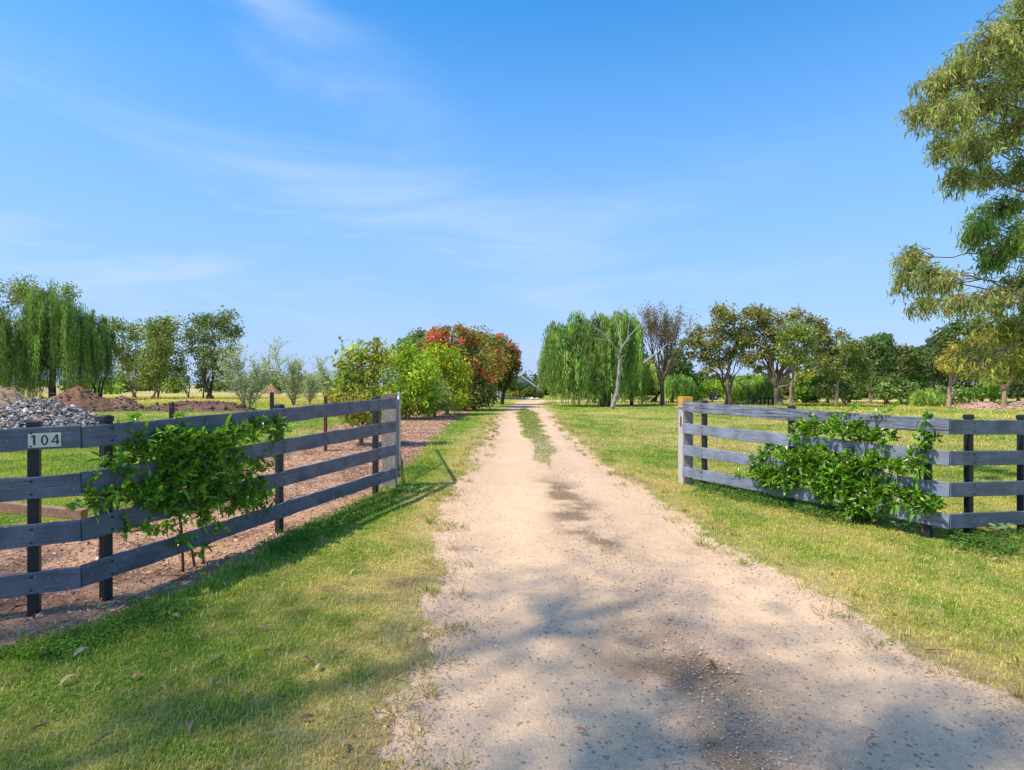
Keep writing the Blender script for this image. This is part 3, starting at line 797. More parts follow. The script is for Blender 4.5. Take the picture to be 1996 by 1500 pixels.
# house number
def number_sign():
    A, B, zA, zB, rr = rails1[0]
    x, y, t = line_at(89, A, B)
    l = math.hypot(B[0] - A[0], B[1] - A[1]); ang = math.atan2(B[1] - A[1], B[0] - A[0])
    nx, ny = math.sin(ang), -math.cos(ang)
    top = zA + (zB - zA) * t
    e = empty('house_number', (x + nx * .016, y + ny * .016, top - .078), 'white house number 104 on the top rail of the left fence', 'sign')
    e.rotation_euler = (0, math.radians(-1), ang)
    tw, th = .0585, .092
    for k, ch in enumerate('104'):
        x0 = (k - 1.5) * tw
        a = Acc(); a.box((x0 + .0004, -.004, -th / 2), (x0 + tw - .0004, 0, th / 2))
        tl = a.build('number_tile', WHITE, e)
        g = Acc()
        def poly(loop, holes=None):
            pass
        cx = x0 + tw / 2; f = -.0065; b = -.0041
        def stroke(p0, p1, wdt):
            p0 = np.array(p0); p1 = np.array(p1); d = (p1 - p0) / np.linalg.norm(p1 - p0); n_ = np.array([-d[1], d[0]]) * wdt / 2
            c4 = [p0 - n_, p1 - n_, p1 + n_, p0 + n_]
            v = [(cx + q_[0], f, q_[1]) for q_ in c4] + [(cx + q_[0], b, q_[1]) for q_ in c4]
            g.add(v, q=[(0, 1, 2, 3), (0, 4, 5, 1), (1, 5, 6, 2), (2, 6, 7, 3), (3, 7, 4, 0)])
        if ch == '1':
            stroke((.004, -.031), (.004, .033), .010); stroke((-.011, .020), (.000, .0325), .006)
        elif ch == '0':
            th_ = np.linspace(0, 2 * np.pi, 33)
            ro = [(.0185 * math.cos(q_), .033 * math.sin(q_)) for q_ in th_[:-1]]; ri = [(.0105 * math.cos(q_), .026 * math.sin(q_)) for q_ in th_[:-1]]
            v = [(cx + p[0], f, p[1]) for p in ro] + [(cx + p[0], f, p[1]) for p in ri] + [(cx + p[0], b, p[1]) for p in ro] + [(cx + p[0], b, p[1]) for p in ri]
            q_ = []
            for i in range(32):
                j = (i + 1) % 32; q_ += [(i, 32 + i, 32 + j, j), (i, j, 64 + j, 64 + i), (32 + i, 96 + i, 96 + j, 32 + j)]
            g.add(v, q=q_)
        else:
            stroke((.009, -.031), (.009, .033), .008); stroke((.0050, .0305), (-.019, -.0125), .0065); stroke((-.0218, -.0135), (.020, -.0135), .0065)
        g.build('numeral', BLACK, tl)
number_sign()

# ------------------------------------------------------------------ gate posts, gate, chain
def gate_posts():
    x0, x1 = [(p - 998) / F * LC[1] for p in (743.5, 771)]
    y = LC[1] + .02; z0 = float(zg(-1.6, y)); top = CH - (767 - HY) * y / F
    e = empty('gate_post', ((x0 + x1) / 2, y + .06, z0), 'broad rough grey timber gate post with brown top at the end of the left fence', 'gate post')
    a = Acc(); a.box((x0, y, z0 - .2), (x1, y + .12, top - .055), bev=.005); a.build('post_body', TIMBER, e, origin=e.location)
    a = Acc(); a.box((x0 - .001, y - .001, top - .0548), (x1 + .001, y + .121, top), bev=.004); a.build('painted_top', BRACE, e, origin=e.location)
    y = RA[1] + .02; x0, x1 = [(p - 998) / F * y for p in (1331.5, 1351)]
    z0 = float(zg(2.6, y)); top = CH - (773 - HY) * y / F
    e = empty('gate_post', ((x0 + x1) / 2, y + .1, z0), 'grey timber gate post, coloured paler on its sunlit side, with yellow painted top, beside the right fence', 'gate post')
    a = Acc(); a.box((x0 + .006, y, z0 - .2), (x1, y + .24, top - .13), bev=.004); a.build('post_body', TIMBER, e, origin=e.location)
    a = Acc(); a.box((x0 - .004, y + .001, z0 - .2), (x0 + .0055, y + .239, top - .13), bev=.002); a.build('lit_side_slab', TIMBER_LIT, e, origin=e.location)  # thin slab added over the left face; its paler colour paints in the sun
    a = Acc(); a.box((x0 - .003, y - .001, top - .1298), (x1 + .001, y + .241, top), bev=.004); a.build('painted_top', YELLOW, e, origin=e.location)
    # slotted keeper plate and hasp on the sunny side
    a = Acc(); zc = CH - (822 - HY) * y / F
    a.box((x0 - .010, y + .06, zc - .07), (x0 - .0045, y + .12, zc + .07)); a.build('keeper_slot', RUST, e, origin=e.location)
    zc = CH - (794 - HY) * y / F
    a = Acc(); a.box((x0 - .016, y - .004, zc - .014), (x0 - .0045, y + .19, zc + .014)); a.tube([(x0 - .02, y + .1, zc), (x0 - .05, y + .1, zc)], .008, 8)
    a.build('hasp', GALV, e, origin=e.location)
    # chain: links hanging from the hasp
    cx, cy = x0 - .045, y + .1
    a = Acc()
    def link(c, ax, l=.030, wd=.016, r=.0035):
        th = np.linspace(0, 2 * np.pi, 13); P = []
        for q in th:
            u = math.cos(q) * wd / 2; v = math.sin(q) * l / 2
            P.append((c[0] + u * ax[0], c[1] + u * ax[1], c[2] + v))
        a.tube(P, r, 5)
    zt = zc - .01; zb = CH - (826 - HY) * y / F
    nlk = int((zt - zb) / .023)
    for i in range(nlk): link((cx + .004 * math.sin(i * .7), cy, zt - i * .023), (1, 0) if i % 2 else (0, 1))
    th = np.linspace(0, 2 * np.pi, 19)
    a.tube([(cx - .012 + .030 * math.cos(q), cy, zb - .008 + .018 * math.sin(q)) for q in th], .005, 6)
    o = a.build('chain', GALV, None, origin=(cx, cy, zt)); o.location = (cx, cy, zt)
    tag(o, 'steel chain with end ring hanging from the yellow topped gate post', 'chain')
gate_posts()

def gate():
    y0 = LC[1] + .18; k = (777.5 - 998) / F
    z0 = float(zg(-1.6, y0)); zt = CH - (771 - HY) * y0 / F; zb = CH - (929 - HY) * y0 / F
    P0 = np.array([k * y0, y0]); D = np.array([k, 1]) / math.hypot(k, 1); Lg = 3.3
    e = empty('farm_gate', (P0[0], P0[1], z0), 'open galvanised pipe farm gate seen edge on beside the left gate post', 'gate')
    def q(s, z): return np.array([*(P0 + D * s), z])
    r = .0235; cr = .09
    arc = lambda c, a0, a1: [q(c[0] + cr * math.cos(t), c[1] + cr * math.sin(t)) for t in np.linspace(a0, a1, 7)]
    path = [q(0, zb + cr)] + [q(0, zz_) for zz_ in np.linspace(zb + cr + .1, zt - cr - .05, 5)] + arc((cr, zt - cr), math.pi, math.pi / 2) + [q(s, zt) for s in np.linspace(cr + .1, Lg - cr - .1, 8)] + arc((Lg - cr, zt - cr), math.pi / 2, 0) \
        + [q(Lg, zz_) for zz_ in np.linspace(zt - cr - .1, zb + cr + .1, 4)] + arc((Lg - cr, zb + cr), 0, -math.pi / 2) + [q(s, zb) for s in np.linspace(Lg - cr - .1, cr + .1, 8)] + arc((cr, zb + cr), -math.pi / 2, -math.pi)
    a = Acc(); a.tube(path, r, 10); a.build('frame', GALV, e, smooth=True, origin=e.location)
    for s0, s1 in (((.05, zb + .05), (Lg * .5, zt - .03)),):
        a = Acc(); a.tube([q(*s0), q(*s1)], .014, 8); a.build('brace', GALV, e, smooth=True, origin=e.location)
    a = Acc(); a.tube([q(Lg * .5, zb), q(Lg * .5, zt)], .014, 8); a.build('stile', GALV, e, smooth=True, origin=e.location)
    a = Acc()
    for s in np.arange(.15, Lg, .15): a.tube([q(s, zb), q(s, zt)], .0016, 3)
    for z in np.arange(zb + .12, zt, .13): a.tube([q(0, z), q(Lg, z)], .0016, 3)
    a.build('mesh_infill', GALV, e, origin=e.location)
    zc = CH - (789 - HY) * y0 / F
    for zz_ in (zc, zb + .2):
        a = Acc(); a.tube([q(0, zz_ - .016), q(0, zz_ + .016)], .030, 10); a.tube([q(0, zz_), np.array([P0[0] - .05, P0[1] - .05, zz_])], .010, 8)
        a.build('hinge', GALV, e, origin=e.location)
gate()

# wire fence posts behind the left fence
for (px, py_top, Y, m_, lb, r_) in ((335, 783, None, BLACKP, 'short black post standing in the paddock behind the fence vine', .032), (530, 764, None, BLACKP, 'thin black post in the paddock between two silvery saplings', .045), (634.5, 771, None, RUST, 'rusty red steel post in the mulch in front of the hedge', .028)):
    Y = {335: 9.5, 530: 16.5, 634.5: 11.2}[px]
    x = (px - 998) / F * Y; z0 = float(zg(x, Y)); top = CH - (py_top - HY) * Y / F
    e = empty('paddock_post', (x, Y, z0), lb, 'post', 'wire fence posts in the left paddock')
    a = Acc(); a.box((-r_, -r_, -.1), (r_, r_, top - z0 - .02), bev=.006); a.build('post_body', m_, e)
    a = Acc(); a.box((-r_ * .8, -r_ * .8, top - z0 - .0198), (r_ * .8, r_ * .8, top - z0), bev=.004)
    a.build('post_top', m_, e)
    for z in (.3, .6, .9):
        a = Acc(); a.tube([(-r_ - .004, 0, z), (-r_ - .004, -r_ - .004, z + .01), (r_ + .004, -r_ - .004, z), (r_ + .004, 0, z)], .003, 4); a.build('wire_tie', m_, e)
a_ = np.array([*[(335 - 998) / F * 9.5, 9.5]]); b_ = np.array([(634.5 - 998) / F * 11.2, 11.2]); c_ = np.array([(-300 - 998) / F * 8.2, 8.2])
e = empty('wire_fence', (*a_, float(zg(*a_))), 'thin wire strands running behind the left fence through the paddock', 'wire fence')
for z in (.25, .6, .95, 1.12):
    a = Acc()
    P = [np.array([*(c_ + (a_ - c_) * t), 0]) for t in np.linspace(0, 1, 6)] + [np.array([*(a_ + (b_ - a_) * t), 0]) for t in np.linspace(.1, 1, 8)]
    for p in P: p[2] = float(zg(p[0], p[1])) + z
    a.tube(P, .002, 4); a.build('wire', WIRE, e, origin=e.location)
# squared timber stay seen below the second rail, far left
e = empty('timber_brace', (-4.9, 5.6, .0), 'brown squared timber stay behind the left fence below the house number', 'brace')
p0, p1 = W(-220, 965, 5.6), W(165, 1003, 5.45)
box_object('beam', 1, .095, .075, BRACE, e, p0, p1, .002)
a = Acc(); a.box((-.05, -.05, -.2), (.05, .05, .62), bev=.006); o = a.build('stub_post', BRACE, e); o.location = Vector(p0) - e.location; o.location.z = 0

# ------------------------------------------------------------------ trees
def bez(p0, p1, p2, n=7):
    t = np.linspace(0, 1, n)[:, None]
    return (1 - t) ** 2 * p0 + 2 * (1 - t) * t * p1 + t * t * p2

def tree(name, label, cat, group, base, clumps, col, leaf=(.16, .08), dens=1.0, tr=.14, fork=None, stems=1, bark=(.20, .14, .10),
         droop=.3, seed=1, Y=None, alt=None, palt=0, flowers=None, fold=False, matl=None, shoots=0, world=False, spread=.40, sub=1.0, lean=None, vj=.28, clump_cols=None, deep=1.0, bushy=False):
    rg = np.random.default_rng(seed)
    if world: B = np.array(base, float)
    else:
        bx, by = gp(*base); B = np.array([bx, by, float(zg(bx, by))])
    Yb = Y or B[1]
    e = empty(name, B, label, cat, group)
    wood = Acc(); lf = Acc(); fl = Acc()
    Cs = []
    for c in clumps:
        if world: Cs.append((np.array(c[:3], float), np.array(c[3:6], float)))
        else:
            px, py, rx, ry = c[:4]
            rr = np.array([rx, (rx + ry) / 2 * deep, ry]) * Yb / F * 1.12
            dy = rg.normal(0, .55) * rr[1] if len(c) < 5 else c[4]
            Cs.append((W(px, py, Yb + dy * 0) + np.array([0, dy, 0]), rr))
    cen = np.mean([c for c, _ in Cs], 0); low = min(c[2] - r[2] for c, r in Cs)
    if fork is not None and not world: Fk = W(fork[0], fork[1], Yb)
    elif fork is not None: Fk = np.array(fork, float)
    else: Fk = np.array([B[0] * .6 + cen[0] * .4, B[1] * .6 + cen[1] * .4, B[2] + max(.25, (low - B[2]) * .8 + .1)])
    forks = []
    for s_ in range(stems):
        off = rg.normal(0, .18, 3) * (Fk[2] - B[2]) if stems > 1 else np.zeros(3); off[2] *= .5
        b = B + np.array([rg.normal(0, tr * .9), rg.normal(0, tr * .9), -.1]) * (1 if stems > 1 else 0) + np.array([0, 0, -.05])
        f = Fk + off; m = (b + f) / 2 + rg.normal(0, .05, 3) * (f[2] - b[2])
        P = bez(b, m, f, 9); P[1:-1] += rg.normal(0, .012, (7, 3)) * (f[2] - b[2])
        r0 = tr / (stems ** .6)
        rad = np.linspace(r0 * 1.05, r0 * .72, 9); rad[0] *= 1.35
        bc = np.array(bark) * (1 + .15 * rg.normal())
        wood.tube(P, rad, 9, np.clip(bc, .01, .8)); forks.append((f, r0 * .72))
    for ci, (C, rr) in enumerate(Cs):
        f, r0 = forks[rg.integers(len(forks))]
        dist = np.linalg.norm(C - f)
        mid = (f + C) / 2 + np.array([0, 0, dist * .06]) + rg.normal(0, .06, 3) * dist
        if dist > .05:
            P = bez(f, mid, C, 9); P[1:-1] += rg.normal(0, .015, (7, 3)) * dist
            rs = r0 * min(1, .45 + 1.0 / max(3, len(Cs)))
            wood.tube(P, np.linspace(rs, rs * .22, 9), 6, np.clip(np.array(bark) * 1.05, 0, .8))
        area = rr[0] * rr[2] * math.pi
        la = leaf[0] * leaf[1] * .5
        n = int(area / la * 3.6 * dens)
        ns = max(5, int(14 * sub * (1 + min(3, rr.mean() / .8))))
        U = rdir(ns, rg) * (rg.random((ns, 1)) ** .42)
        SC = C + U * rr * .86
        srad = rr.mean() * spread * np.exp(rg.normal(0, .3, ns))
        for k in range(min(ns, 40)):
            if k % 2 == 0:
                m_ = (C + SC[k]) / 2 + rg.normal(0, .08, 3) * rr.mean()
                wood.tube(np.stack([C - (C - f) * .08, m_, SC[k]]), np.array([1, .7, .35]) * max(.005, tr * .09), 3, np.array(bark))
        wts = srad ** 2; wts /= wts.sum()
        ki = rg.choice(ns, n, p=wts)
        g = rg.normal(0, 1, (n, 3)); g = norm(g) * (rg.random((n, 1)) ** .45) * 1.25
        P = SC[ki] + g * srad[ki][:, None] * np.array([1.1, 1.1, .85])
        D = rdir(n, rg); D[:, 2] -= droop * 1.8; D = norm(D)
        cc = col if clump_cols is None else clump_cols[ci % len(clump_cols)]
        subv = np.exp(rg.normal(0, .20, (ns, 1)))
        CC = np.clip(jcol(cc, n, vj, .07, rg, alt, palt) * subv[ki] * np.array([1.58, 1.42, 1.10]), .004, .85)
        leaves(lf, P, D, rdir(n, rg), leaf[0] * np.exp(rg.normal(0, .25, n)), leaf[1] * np.exp(rg.normal(0, .2, n)), CC, fold)
        for k in range(int(shoots)):
            st = C + rr * np.array([rg.normal(0, .5), rg.normal(0, .5), .55 + .3 * rg.random()])
            ln = (.25 + .4 * rg.random()) * rr.mean() * 1.0; dr = norm(np.array([rg.normal(0, .25), rg.normal(0, .25), 1.0]))
            wood.tube([st, st + dr * ln * .5, st + dr * ln], [.008, .006, .003], 3, np.array(bark))
            m = int(26 * max(.5, ln / .4)); t = rg.random(m)
            leaves(lf, st + dr * ln * t[:, None] + rg.normal(0, .02, (m, 3)), norm(rdir(m, rg) + dr * .9), rdir(m, rg), leaf[0] * .8, leaf[1] * .8, jcol(np.array(cc) * 1.1, m, .2, .08, rg), fold)
    wood.build('trunk', BARK, e, smooth=True, origin=B)
    lf.build('crown', matl or LEAF, e, origin=B)
    if flowers:
        for (px, py, r) in flowers:
            # nearest clump in the picture gives the depth
            best = min(range(len(Cs)), key=lambda i: abs((Cs[i][0][0] * F / Cs[i][0][1] + 998) - px) + abs(HY - (Cs[i][0][2] - CH) * F / Cs[i][0][1] - py))
            d = Cs[best][0][1] - Cs[best][1][1] * .8
            c = W(px, py, d); m = int(34 * (r / 6) ** 2) + 9; rw = r * d / F * 1.1
            fl = Acc()
            leaves(fl, c + rg.normal(0, 1, (m, 3)) * rw * np.array([.6, .6, .42]), rdir(m, rg), rdir(m, rg), .10, .08, jcol((.75, .14, .07), m, .3, .15, rg))
            fl.build('flower_cluster', LEAF, e, origin=B)
    return e

def willow(label, base, domes, col, seed, tr=.22, stems=1, group='weeping willows', leaf=(.28, .040), dens=1.0, name='weeping_willow', fork=None, alt=None, palt=.0):
    """domes: (px, py, rx, ry, bottom_py)"""
    rg = np.random.default_rng(seed)
    bx, by = gp(*base); B = np.array([bx, by, float(zg(bx, by))])
    e = empty(name, B, label, 'willow', group)
    wood = Acc(); lf = Acc()
    Y = by; bark = np.array((.07, .055, .04))
    top = max(CH - (d[1] - HY) * Y / F for d in domes)
    Fk = W(*fork, Y) if fork else np.array([B[0], B[1], B[2] + (top - B[2]) * .32])
    for s_ in range(stems):
        o_ = rg.normal(0, .12, 3) * (stems > 1) * (top - B[2]); o_[2] = 0
        P = bez(B + o_ * .4 - np.array([0, 0, .1]), (B + Fk) / 2 + rg.normal(0, .1, 3), Fk + o_, 8)
        wood.tube(P, np.linspace(tr * 1.2, tr * .8, 8) / stems ** .5, 8, bark)
    for (px, py, rx, ry, bot) in domes:
        dy = rg.normal(0, .5) * rx * Y / F
        C = W(px, py, Y) + np.array([0, dy, 0]); rr = np.array([rx, rx * .9, ry]) * Y / F
        zbot = CH - (bot - HY) * Y / F
        P = bez(Fk, (Fk + C) / 2 + np.array([0, 0, .2]), C + np.array([0, 0, rr[2] * .4]), 8)
        wood.tube(P, np.linspace(tr * .5, tr * .12, 8), 6, bark)
        # arching branchlets from the centre over the dome, strands fall from them
        nb = int(16 * dens * (1 + rx / 25))
        for k in range(nb):
            u = rdir(1, rg)[0]; u[2] = abs(u[2]) * 1.2 - .25; u = norm(u)
            E = C + u * rr * np.array([1, 1, 1.18]) * (.45 + .75 * rg.random())
            wood.tube(bez(C + np.array([0, 0, rr[2] * .25]), (C + E) / 2 + np.array([0, 0, rr[2] * .35]), E - np.array([0, 0, .12]), 5), np.linspace(.03, .008, 5), 3, (.09, .10, .04))
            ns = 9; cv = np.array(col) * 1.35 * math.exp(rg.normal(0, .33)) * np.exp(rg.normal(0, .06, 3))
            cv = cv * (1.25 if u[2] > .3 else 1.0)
            if rg.random() < palt: cv = np.array(alt) * math.exp(rg.normal(0, .15))
            bun = E[2]
            for j in range(ns):
                st = E + rg.normal(0, 1, 3) * np.array([.17, .17, .15]) * min(1.2, rr[0] * .5)
                ln = (st[2] - zbot) * min(1.05, max(.15, rg.normal(.58, .32)))
                if ln < .3: ln = .3
                m = max(5, int(ln / (leaf[0] * .42)))
                t = (np.arange(m) + rg.random(m)) / m
                out_ = norm(np.array([u[0], u[1], 0])) * .28
                Pt = st + np.stack([out_[0] * (1 - (1 - t) ** 2) + .05 * np.sin(t * 5 + j), out_[1] * (1 - (1 - t) ** 2), -t * ln], -1)
                Pt += rg.normal(0, .04, Pt.shape)
                D = norm(np.array([0, 0, -1.0]) + rg.normal(0, .30, (m, 3)))
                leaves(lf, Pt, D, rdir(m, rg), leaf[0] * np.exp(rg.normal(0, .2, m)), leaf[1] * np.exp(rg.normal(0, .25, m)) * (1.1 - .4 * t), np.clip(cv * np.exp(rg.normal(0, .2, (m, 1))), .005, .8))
    wood.build('trunk', BARK, e, smooth=True, origin=B)
    lf.build('crown', LEAF, e, origin=B)
    return e

def grow(acc, tips, p, d, ln, r, depth, rg, k=3, ang=.5, up=.15, c=(.2, .15, .1), kink=.12):
    n = 5; P = [p]
    for i in range(n):
        d = norm(d + rg.normal(0, kink, 3) + np.array([0, 0, up * .3])); P.append(P[-1] + d * ln / n)
    acc.tube(P, np.linspace(r, r * .55, n + 1), 5 if r > .02 else 3, c)
    if depth == 0:
        tips.append((np.array(P), r)); return
    for i in range(k):
        t = rg.integers(2, n + 1) if i else n
        dd = norm(d + rg.normal(0, ang, 3) + np.array([0, 0, up]))
        grow(acc, tips, P[t], dd, ln * (.62 + .25 * rg.random()), r * .52, depth - 1, rg, k, ang, up, c, kink)

def sapling(label, base, top_py, seed, group, col=(.46, .50, .33), width=.5, stems=3, dens=1.0, name='silver_sapling', leaf=(.10, .038)):
    rg = np.random.default_rng(seed); bx, by = gp(*base); B = np.array([bx, by, float(zg(bx, by))])
    H = CH - (top_py - HY) * by / F - B[2]
    e = empty(name, B, label, 'sapling', group); wood = Acc(); lf = Acc(); tips = []
    for s_ in range(stems):
        d = norm(np.array([rg.normal(0, width * .55), rg.normal(0, width * .5), 1.0]))
        n = 12; P = [B + np.array([0, 0, -.05])]; l = H * (1.0 if s_ == 0 else .65 + .3 * rg.random())
        for i in range(n):
            d = norm(d + rg.normal(0, .05, 3) + np.array([0, 0, .06])); P.append(P[-1] + d * l / n)
        P = np.array(P); wood.tube(P, np.linspace(.035, .008, n + 1) * (H / 3.5), 6, (.30, .25, .19))
        for i in range(2, n):
            for j in range(4):
                u = norm(np.array([rg.normal(), rg.normal(), .9])); bl = l * (.16 + .16 * rg.random()) * (1 - .5 * i / n) * (1 + width)
                Q = bez(P[i], P[i] + u * bl * .5, P[i] + u * bl + np.array([0, 0, bl * .2]), 4)
                wood.tube(Q, np.linspace(.011, .004, 4), 3, (.30, .25, .19))
                m = int(20 * dens); t = rg.random(m) ** .7
                pts = Q[0] + (Q[-1] - Q[0]) * t[:, None] + rg.normal(0, .075 * H / 3.5, (m, 3))
                leaves(lf, pts, norm(rdir(m, rg) + np.array([0, 0, .5])), rdir(m, rg), leaf[0], leaf[1], jcol(col, m, .25, .06, rg))
        m = int(60 * dens); t = .75 + .25 * rg.random(m)
        ii = np.clip((t * n).astype(int), 0, n); leaves(lf, P[ii] + rg.normal(0, .05, (m, 3)), norm(rdir(m, rg) + np.array([0, 0, 1])), rdir(m, rg), leaf[0], leaf[1], jcol(col, m, .25, .06, rg))
    wood.build('trunk', BARK, e, origin=B); lf.build('crown', LEAF, e, origin=B)
    return e

GUM = (.125, .155, .055); GUMD = (.145, .195, .07); WIL = (.165, .24, .058)

# ---- left background
willow('tall weeping willow with dark trunk behind the brown soil heap at far left', (103, 781),
       [(85, 585, 42, 34, 700), (125, 610, 34, 30, 745), (60, 640, 36, 32, 765), (20, 640, 42, 36, 768), (95, 670, 38, 30, 765), (40, 700, 42, 26, 772), (-40, 660, 50, 50, 770), (150, 650, 26, 26, 760)], (.125, .185, .045), 11, tr=.20, dens=1.15)
willow('smaller weeping willow on slender trunks, right beside the tall willow at far left', (192, 779),
       [(185, 638, 28, 28, 740), (205, 645, 14, 26, 715), (165, 660, 26, 24, 755), (190, 680, 22, 24, 752)], (.105, .165, .042), 12, tr=.14, stems=4, dens=1.1)
tree('gum_tree', 'thin grey green gum tree rising above the left edge willows', 'tree', 'gum trees of the left paddock', (15, 778),
     [(50, 560, 24, 26), (20, 575, 22, 22), (10, 610, 26, 20), (120, 565, 18, 18), (70, 590, 20, 22), (-10, 560, 26, 26)], GUMD, (.20, .09), .55, .14, stems=2, seed=21, droop=.5)
tree('gum_tree', 'bushy dark gum tree with several thin stems, third tree from the left', 'tree', 'gum trees of the left paddock', (262, 776),
     [(245, 640, 20, 20), (270, 655, 22, 24), (240, 680, 18, 22), (262, 700, 26, 24), (235, 715, 16, 18), (285, 725, 20, 18)], GUMD, (.22, .11), .70, .12, stems=4, seed=22)
tree('gum_tree', 'broad dark gum tree left of the tall multi stemmed one in the paddock', 'tree', 'gum trees of the left paddock', (307, 777),
     [(300, 635, 24, 20), (325, 640, 20, 24), (310, 670, 34, 28), (335, 680, 16, 28), (300, 705, 34, 28), (325, 720, 24, 26), (290, 735, 22, 18)], GUMD, (.22, .11), .95, .17, stems=5, seed=23)
tree('gum_tree', 'tall dark gum tree with spreading black stems standing alone in the left paddock', 'tree', 'gum trees of the left paddock', (414, 778),
     [(385, 625, 22, 18), (410, 628, 26, 20), (440, 620, 24, 16), (370, 655, 16, 20), (400, 660, 26, 22), (440, 650, 26, 22), (460, 640, 10, 14), (425, 690, 26, 20), (390, 690, 18, 20), (455, 685, 14, 18), (440, 720, 24, 22), (462, 715, 12, 14), (370, 680, 12, 12)],
     (.105, .145, .055), (.20, .10), .62, .20, fork=(412, 745), stems=3, bark=(.045, .035, .03), seed=24)
tree('gum_tree', 'small slim single stemmed gum beside the tall one in the left paddock', 'tree', 'gum trees of the left paddock', (396, 777),
     [(398, 720, 14, 20), (395, 745, 12, 16)], (.075, .11, .045), (.20, .10), .9, .07, seed=25)
tree('gum_tree', 'thin leggy gum between the broad and the tall gums of the left paddock', 'tree', 'gum trees of the left paddock', (368, 776),
     [(362, 700, 12, 24), (368, 730, 14, 18)], GUMD, (.20, .10), .7, .07, stems=2, seed=26)
for i, (px, py, ty, rx, lb, c) in enumerate([
        (216, 768, 738, 16, 'bright green round shrub seen between the willows and gum trees', (.20, .32, .05)), (345, 766, 722, 20, 'light green far tree behind the thin leggy gum tree', (.15, .22, .06)),
        (235, 764, 722, 26, 'hazy olive tree far beyond the bright green round shrub', (.10, .15, .06)), (470, 762, 728, 22, 'hazy green far tree just right of the tall lone gum tree', (.10, .15, .06)),
        (515, 764, 716, 26, 'far bushy tree with a brown patch behind the left silvery sapling', (.12, .15, .05)), (545, 765, 722, 18, 'far dark green tree behind the gap of the two silvery saplings', (.09, .14, .05)),
        (590, 764, 724, 24, 'far olive tree behind the second silvery sapling', (.13, .18, .06)), (630, 765, 730, 26, 'far green tree beside the left end of the hedge', (.11, .16, .055)),
        (290, 762, 735, 26, 'far dark tree behind the bushy gum trees', (.08, .12, .05)), (160, 764, 730, 30, 'far dark tree behind the two willows at left', (.07, .11, .045)), (425, 763, 732, 20, 'pale far tree behind the tall lone gum tree', (.11, .16, .06))]):
    tree('distant_tree', lb, 'tree', 'far trees along the left horizon', (px, py), [(px, (py + ty) / 2 + 1, rx, (py - ty) / 2), (px + rx * .7, (py + ty) / 2 + 6, rx * .6, (py - ty) / 2.6), (px - rx * .6, (py + ty) / 2 + 7, rx * .6, (py - ty) / 2.8)], c, (.42, .26), .75, .16, seed=40 + i)

G_S = 'silvery saplings in the left paddock'
sapling('silvery olive sapling leaning over the low dark soil heap', (483, 800), 676, 61, G_S, width=.75, stems=4, dens=1.1)
sapling('tallest silvery sapling, with straight twin stems, in the left paddock', (573, 791), 664, 62, G_S, width=.42, stems=4, dens=1.1)
sapling('small grey sapling between the tall silvery one and the hedge', (603, 789), 715, 63, G_S, width=.6, stems=3)
sapling('grey green sapling touching the left end of the hedge', (640, 793), 698, 64, G_S, width=.4, stems=3)

# ---- hedge row
HG = 'shrubs of the hedge row'
HF = (.095, .045)
tree('hedge_shrub', 'loose green shrub with rusty brown tufts, nearest of the hedge, behind the left fence', 'shrub', HG, (706, 868),
     [(652, 795, 20, 18), (672, 712, 26, 24), (700, 690, 26, 22), (735, 690, 30, 24), (690, 740, 34, 26), (730, 735, 36, 28), (665, 765, 24, 22), (700, 785, 32, 26), (738, 785, 32, 28), (690, 812, 26, 16), (725, 815, 26, 16)],
     (.20, .30, .045), HF, .85, .07, fork=(706, 850), stems=4, alt=(.24, .10, .04), palt=.10, seed=71, shoots=3, bark=(.20, .13, .09), clump_cols=[(.15, .24, .06), (.20, .28, .05), (.24, .33, .04), (.21, .23, .05)])
tree('hedge_shrub', 'dense bright green shrub with pointed shoots, second of the hedge, behind the left gate post', 'shrub', HG, (792, 816),
     [(775, 700, 30, 24), (805, 690, 28, 24), (785, 735, 38, 28), (825, 725, 30, 28), (770, 770, 32, 24), (808, 768, 34, 28), (835, 765, 24, 26), (790, 792, 34, 14), (762, 800, 22, 14), (832, 796, 22, 14), (748, 770, 20, 22)],
     (.22, .34, .045), (.12, .06), 1.1, .09, fork=(795, 800), stems=5, seed=72, shoots=4, alt=(.30, .30, .05), palt=.12)
tree('hedge_shrub', 'yellow green rounded shrub, third of the hedge, below the red flowering gums', 'shrub', HG, (868, 808),
     [(850, 695, 26, 24), (878, 702, 24, 24), (860, 735, 34, 28), (892, 735, 18, 28), (880, 768, 28, 28), (893, 778, 18, 20)],
     (.25, .34, .035), (.13, .07), 1.2, .09, fork=(872, 795), stems=4, seed=73, shoots=1, alt=(.34, .24, .05), palt=.08)
tree('hedge_shrub', 'pale sage green feathery shrub low between the second and third hedge shrubs', 'shrub', HG, (845, 812),
     [(845, 755, 22, 24), (836, 785, 24, 20), (858, 785, 18, 20)], (.20, .25, .12), (.12, .035), 1.1, .05, stems=3, seed=74)
FG = 'red flowering gum trees of the hedge row'
tree('flowering_gum', 'red flowering gum with the most bright red blossom, nearest the yellow green shrub', 'tree', FG, (868, 800),
     [(858, 655, 22, 18), (840, 672, 18, 16), (880, 675, 26, 24), (850, 695, 28, 24), (895, 710, 26, 26), (900, 745, 26, 30), (885, 770, 24, 22)],
     (.15, .16, .055), (.15, .08), 1.2, .12, stems=3, seed=75, bark=(.28, .17, .11), flowers=[(845, 655, 8), (838, 662, 6), (856, 656, 5), (852, 664, 4), (872, 660, 4), (829, 679, 5), (824, 694, 4), (899, 664, 5), (881, 676, 5), (866, 668, 4)], clump_cols=[(.26, .14, .06), (.22, .19, .06), (.20, .21, .055), (.16, .20, .055)])
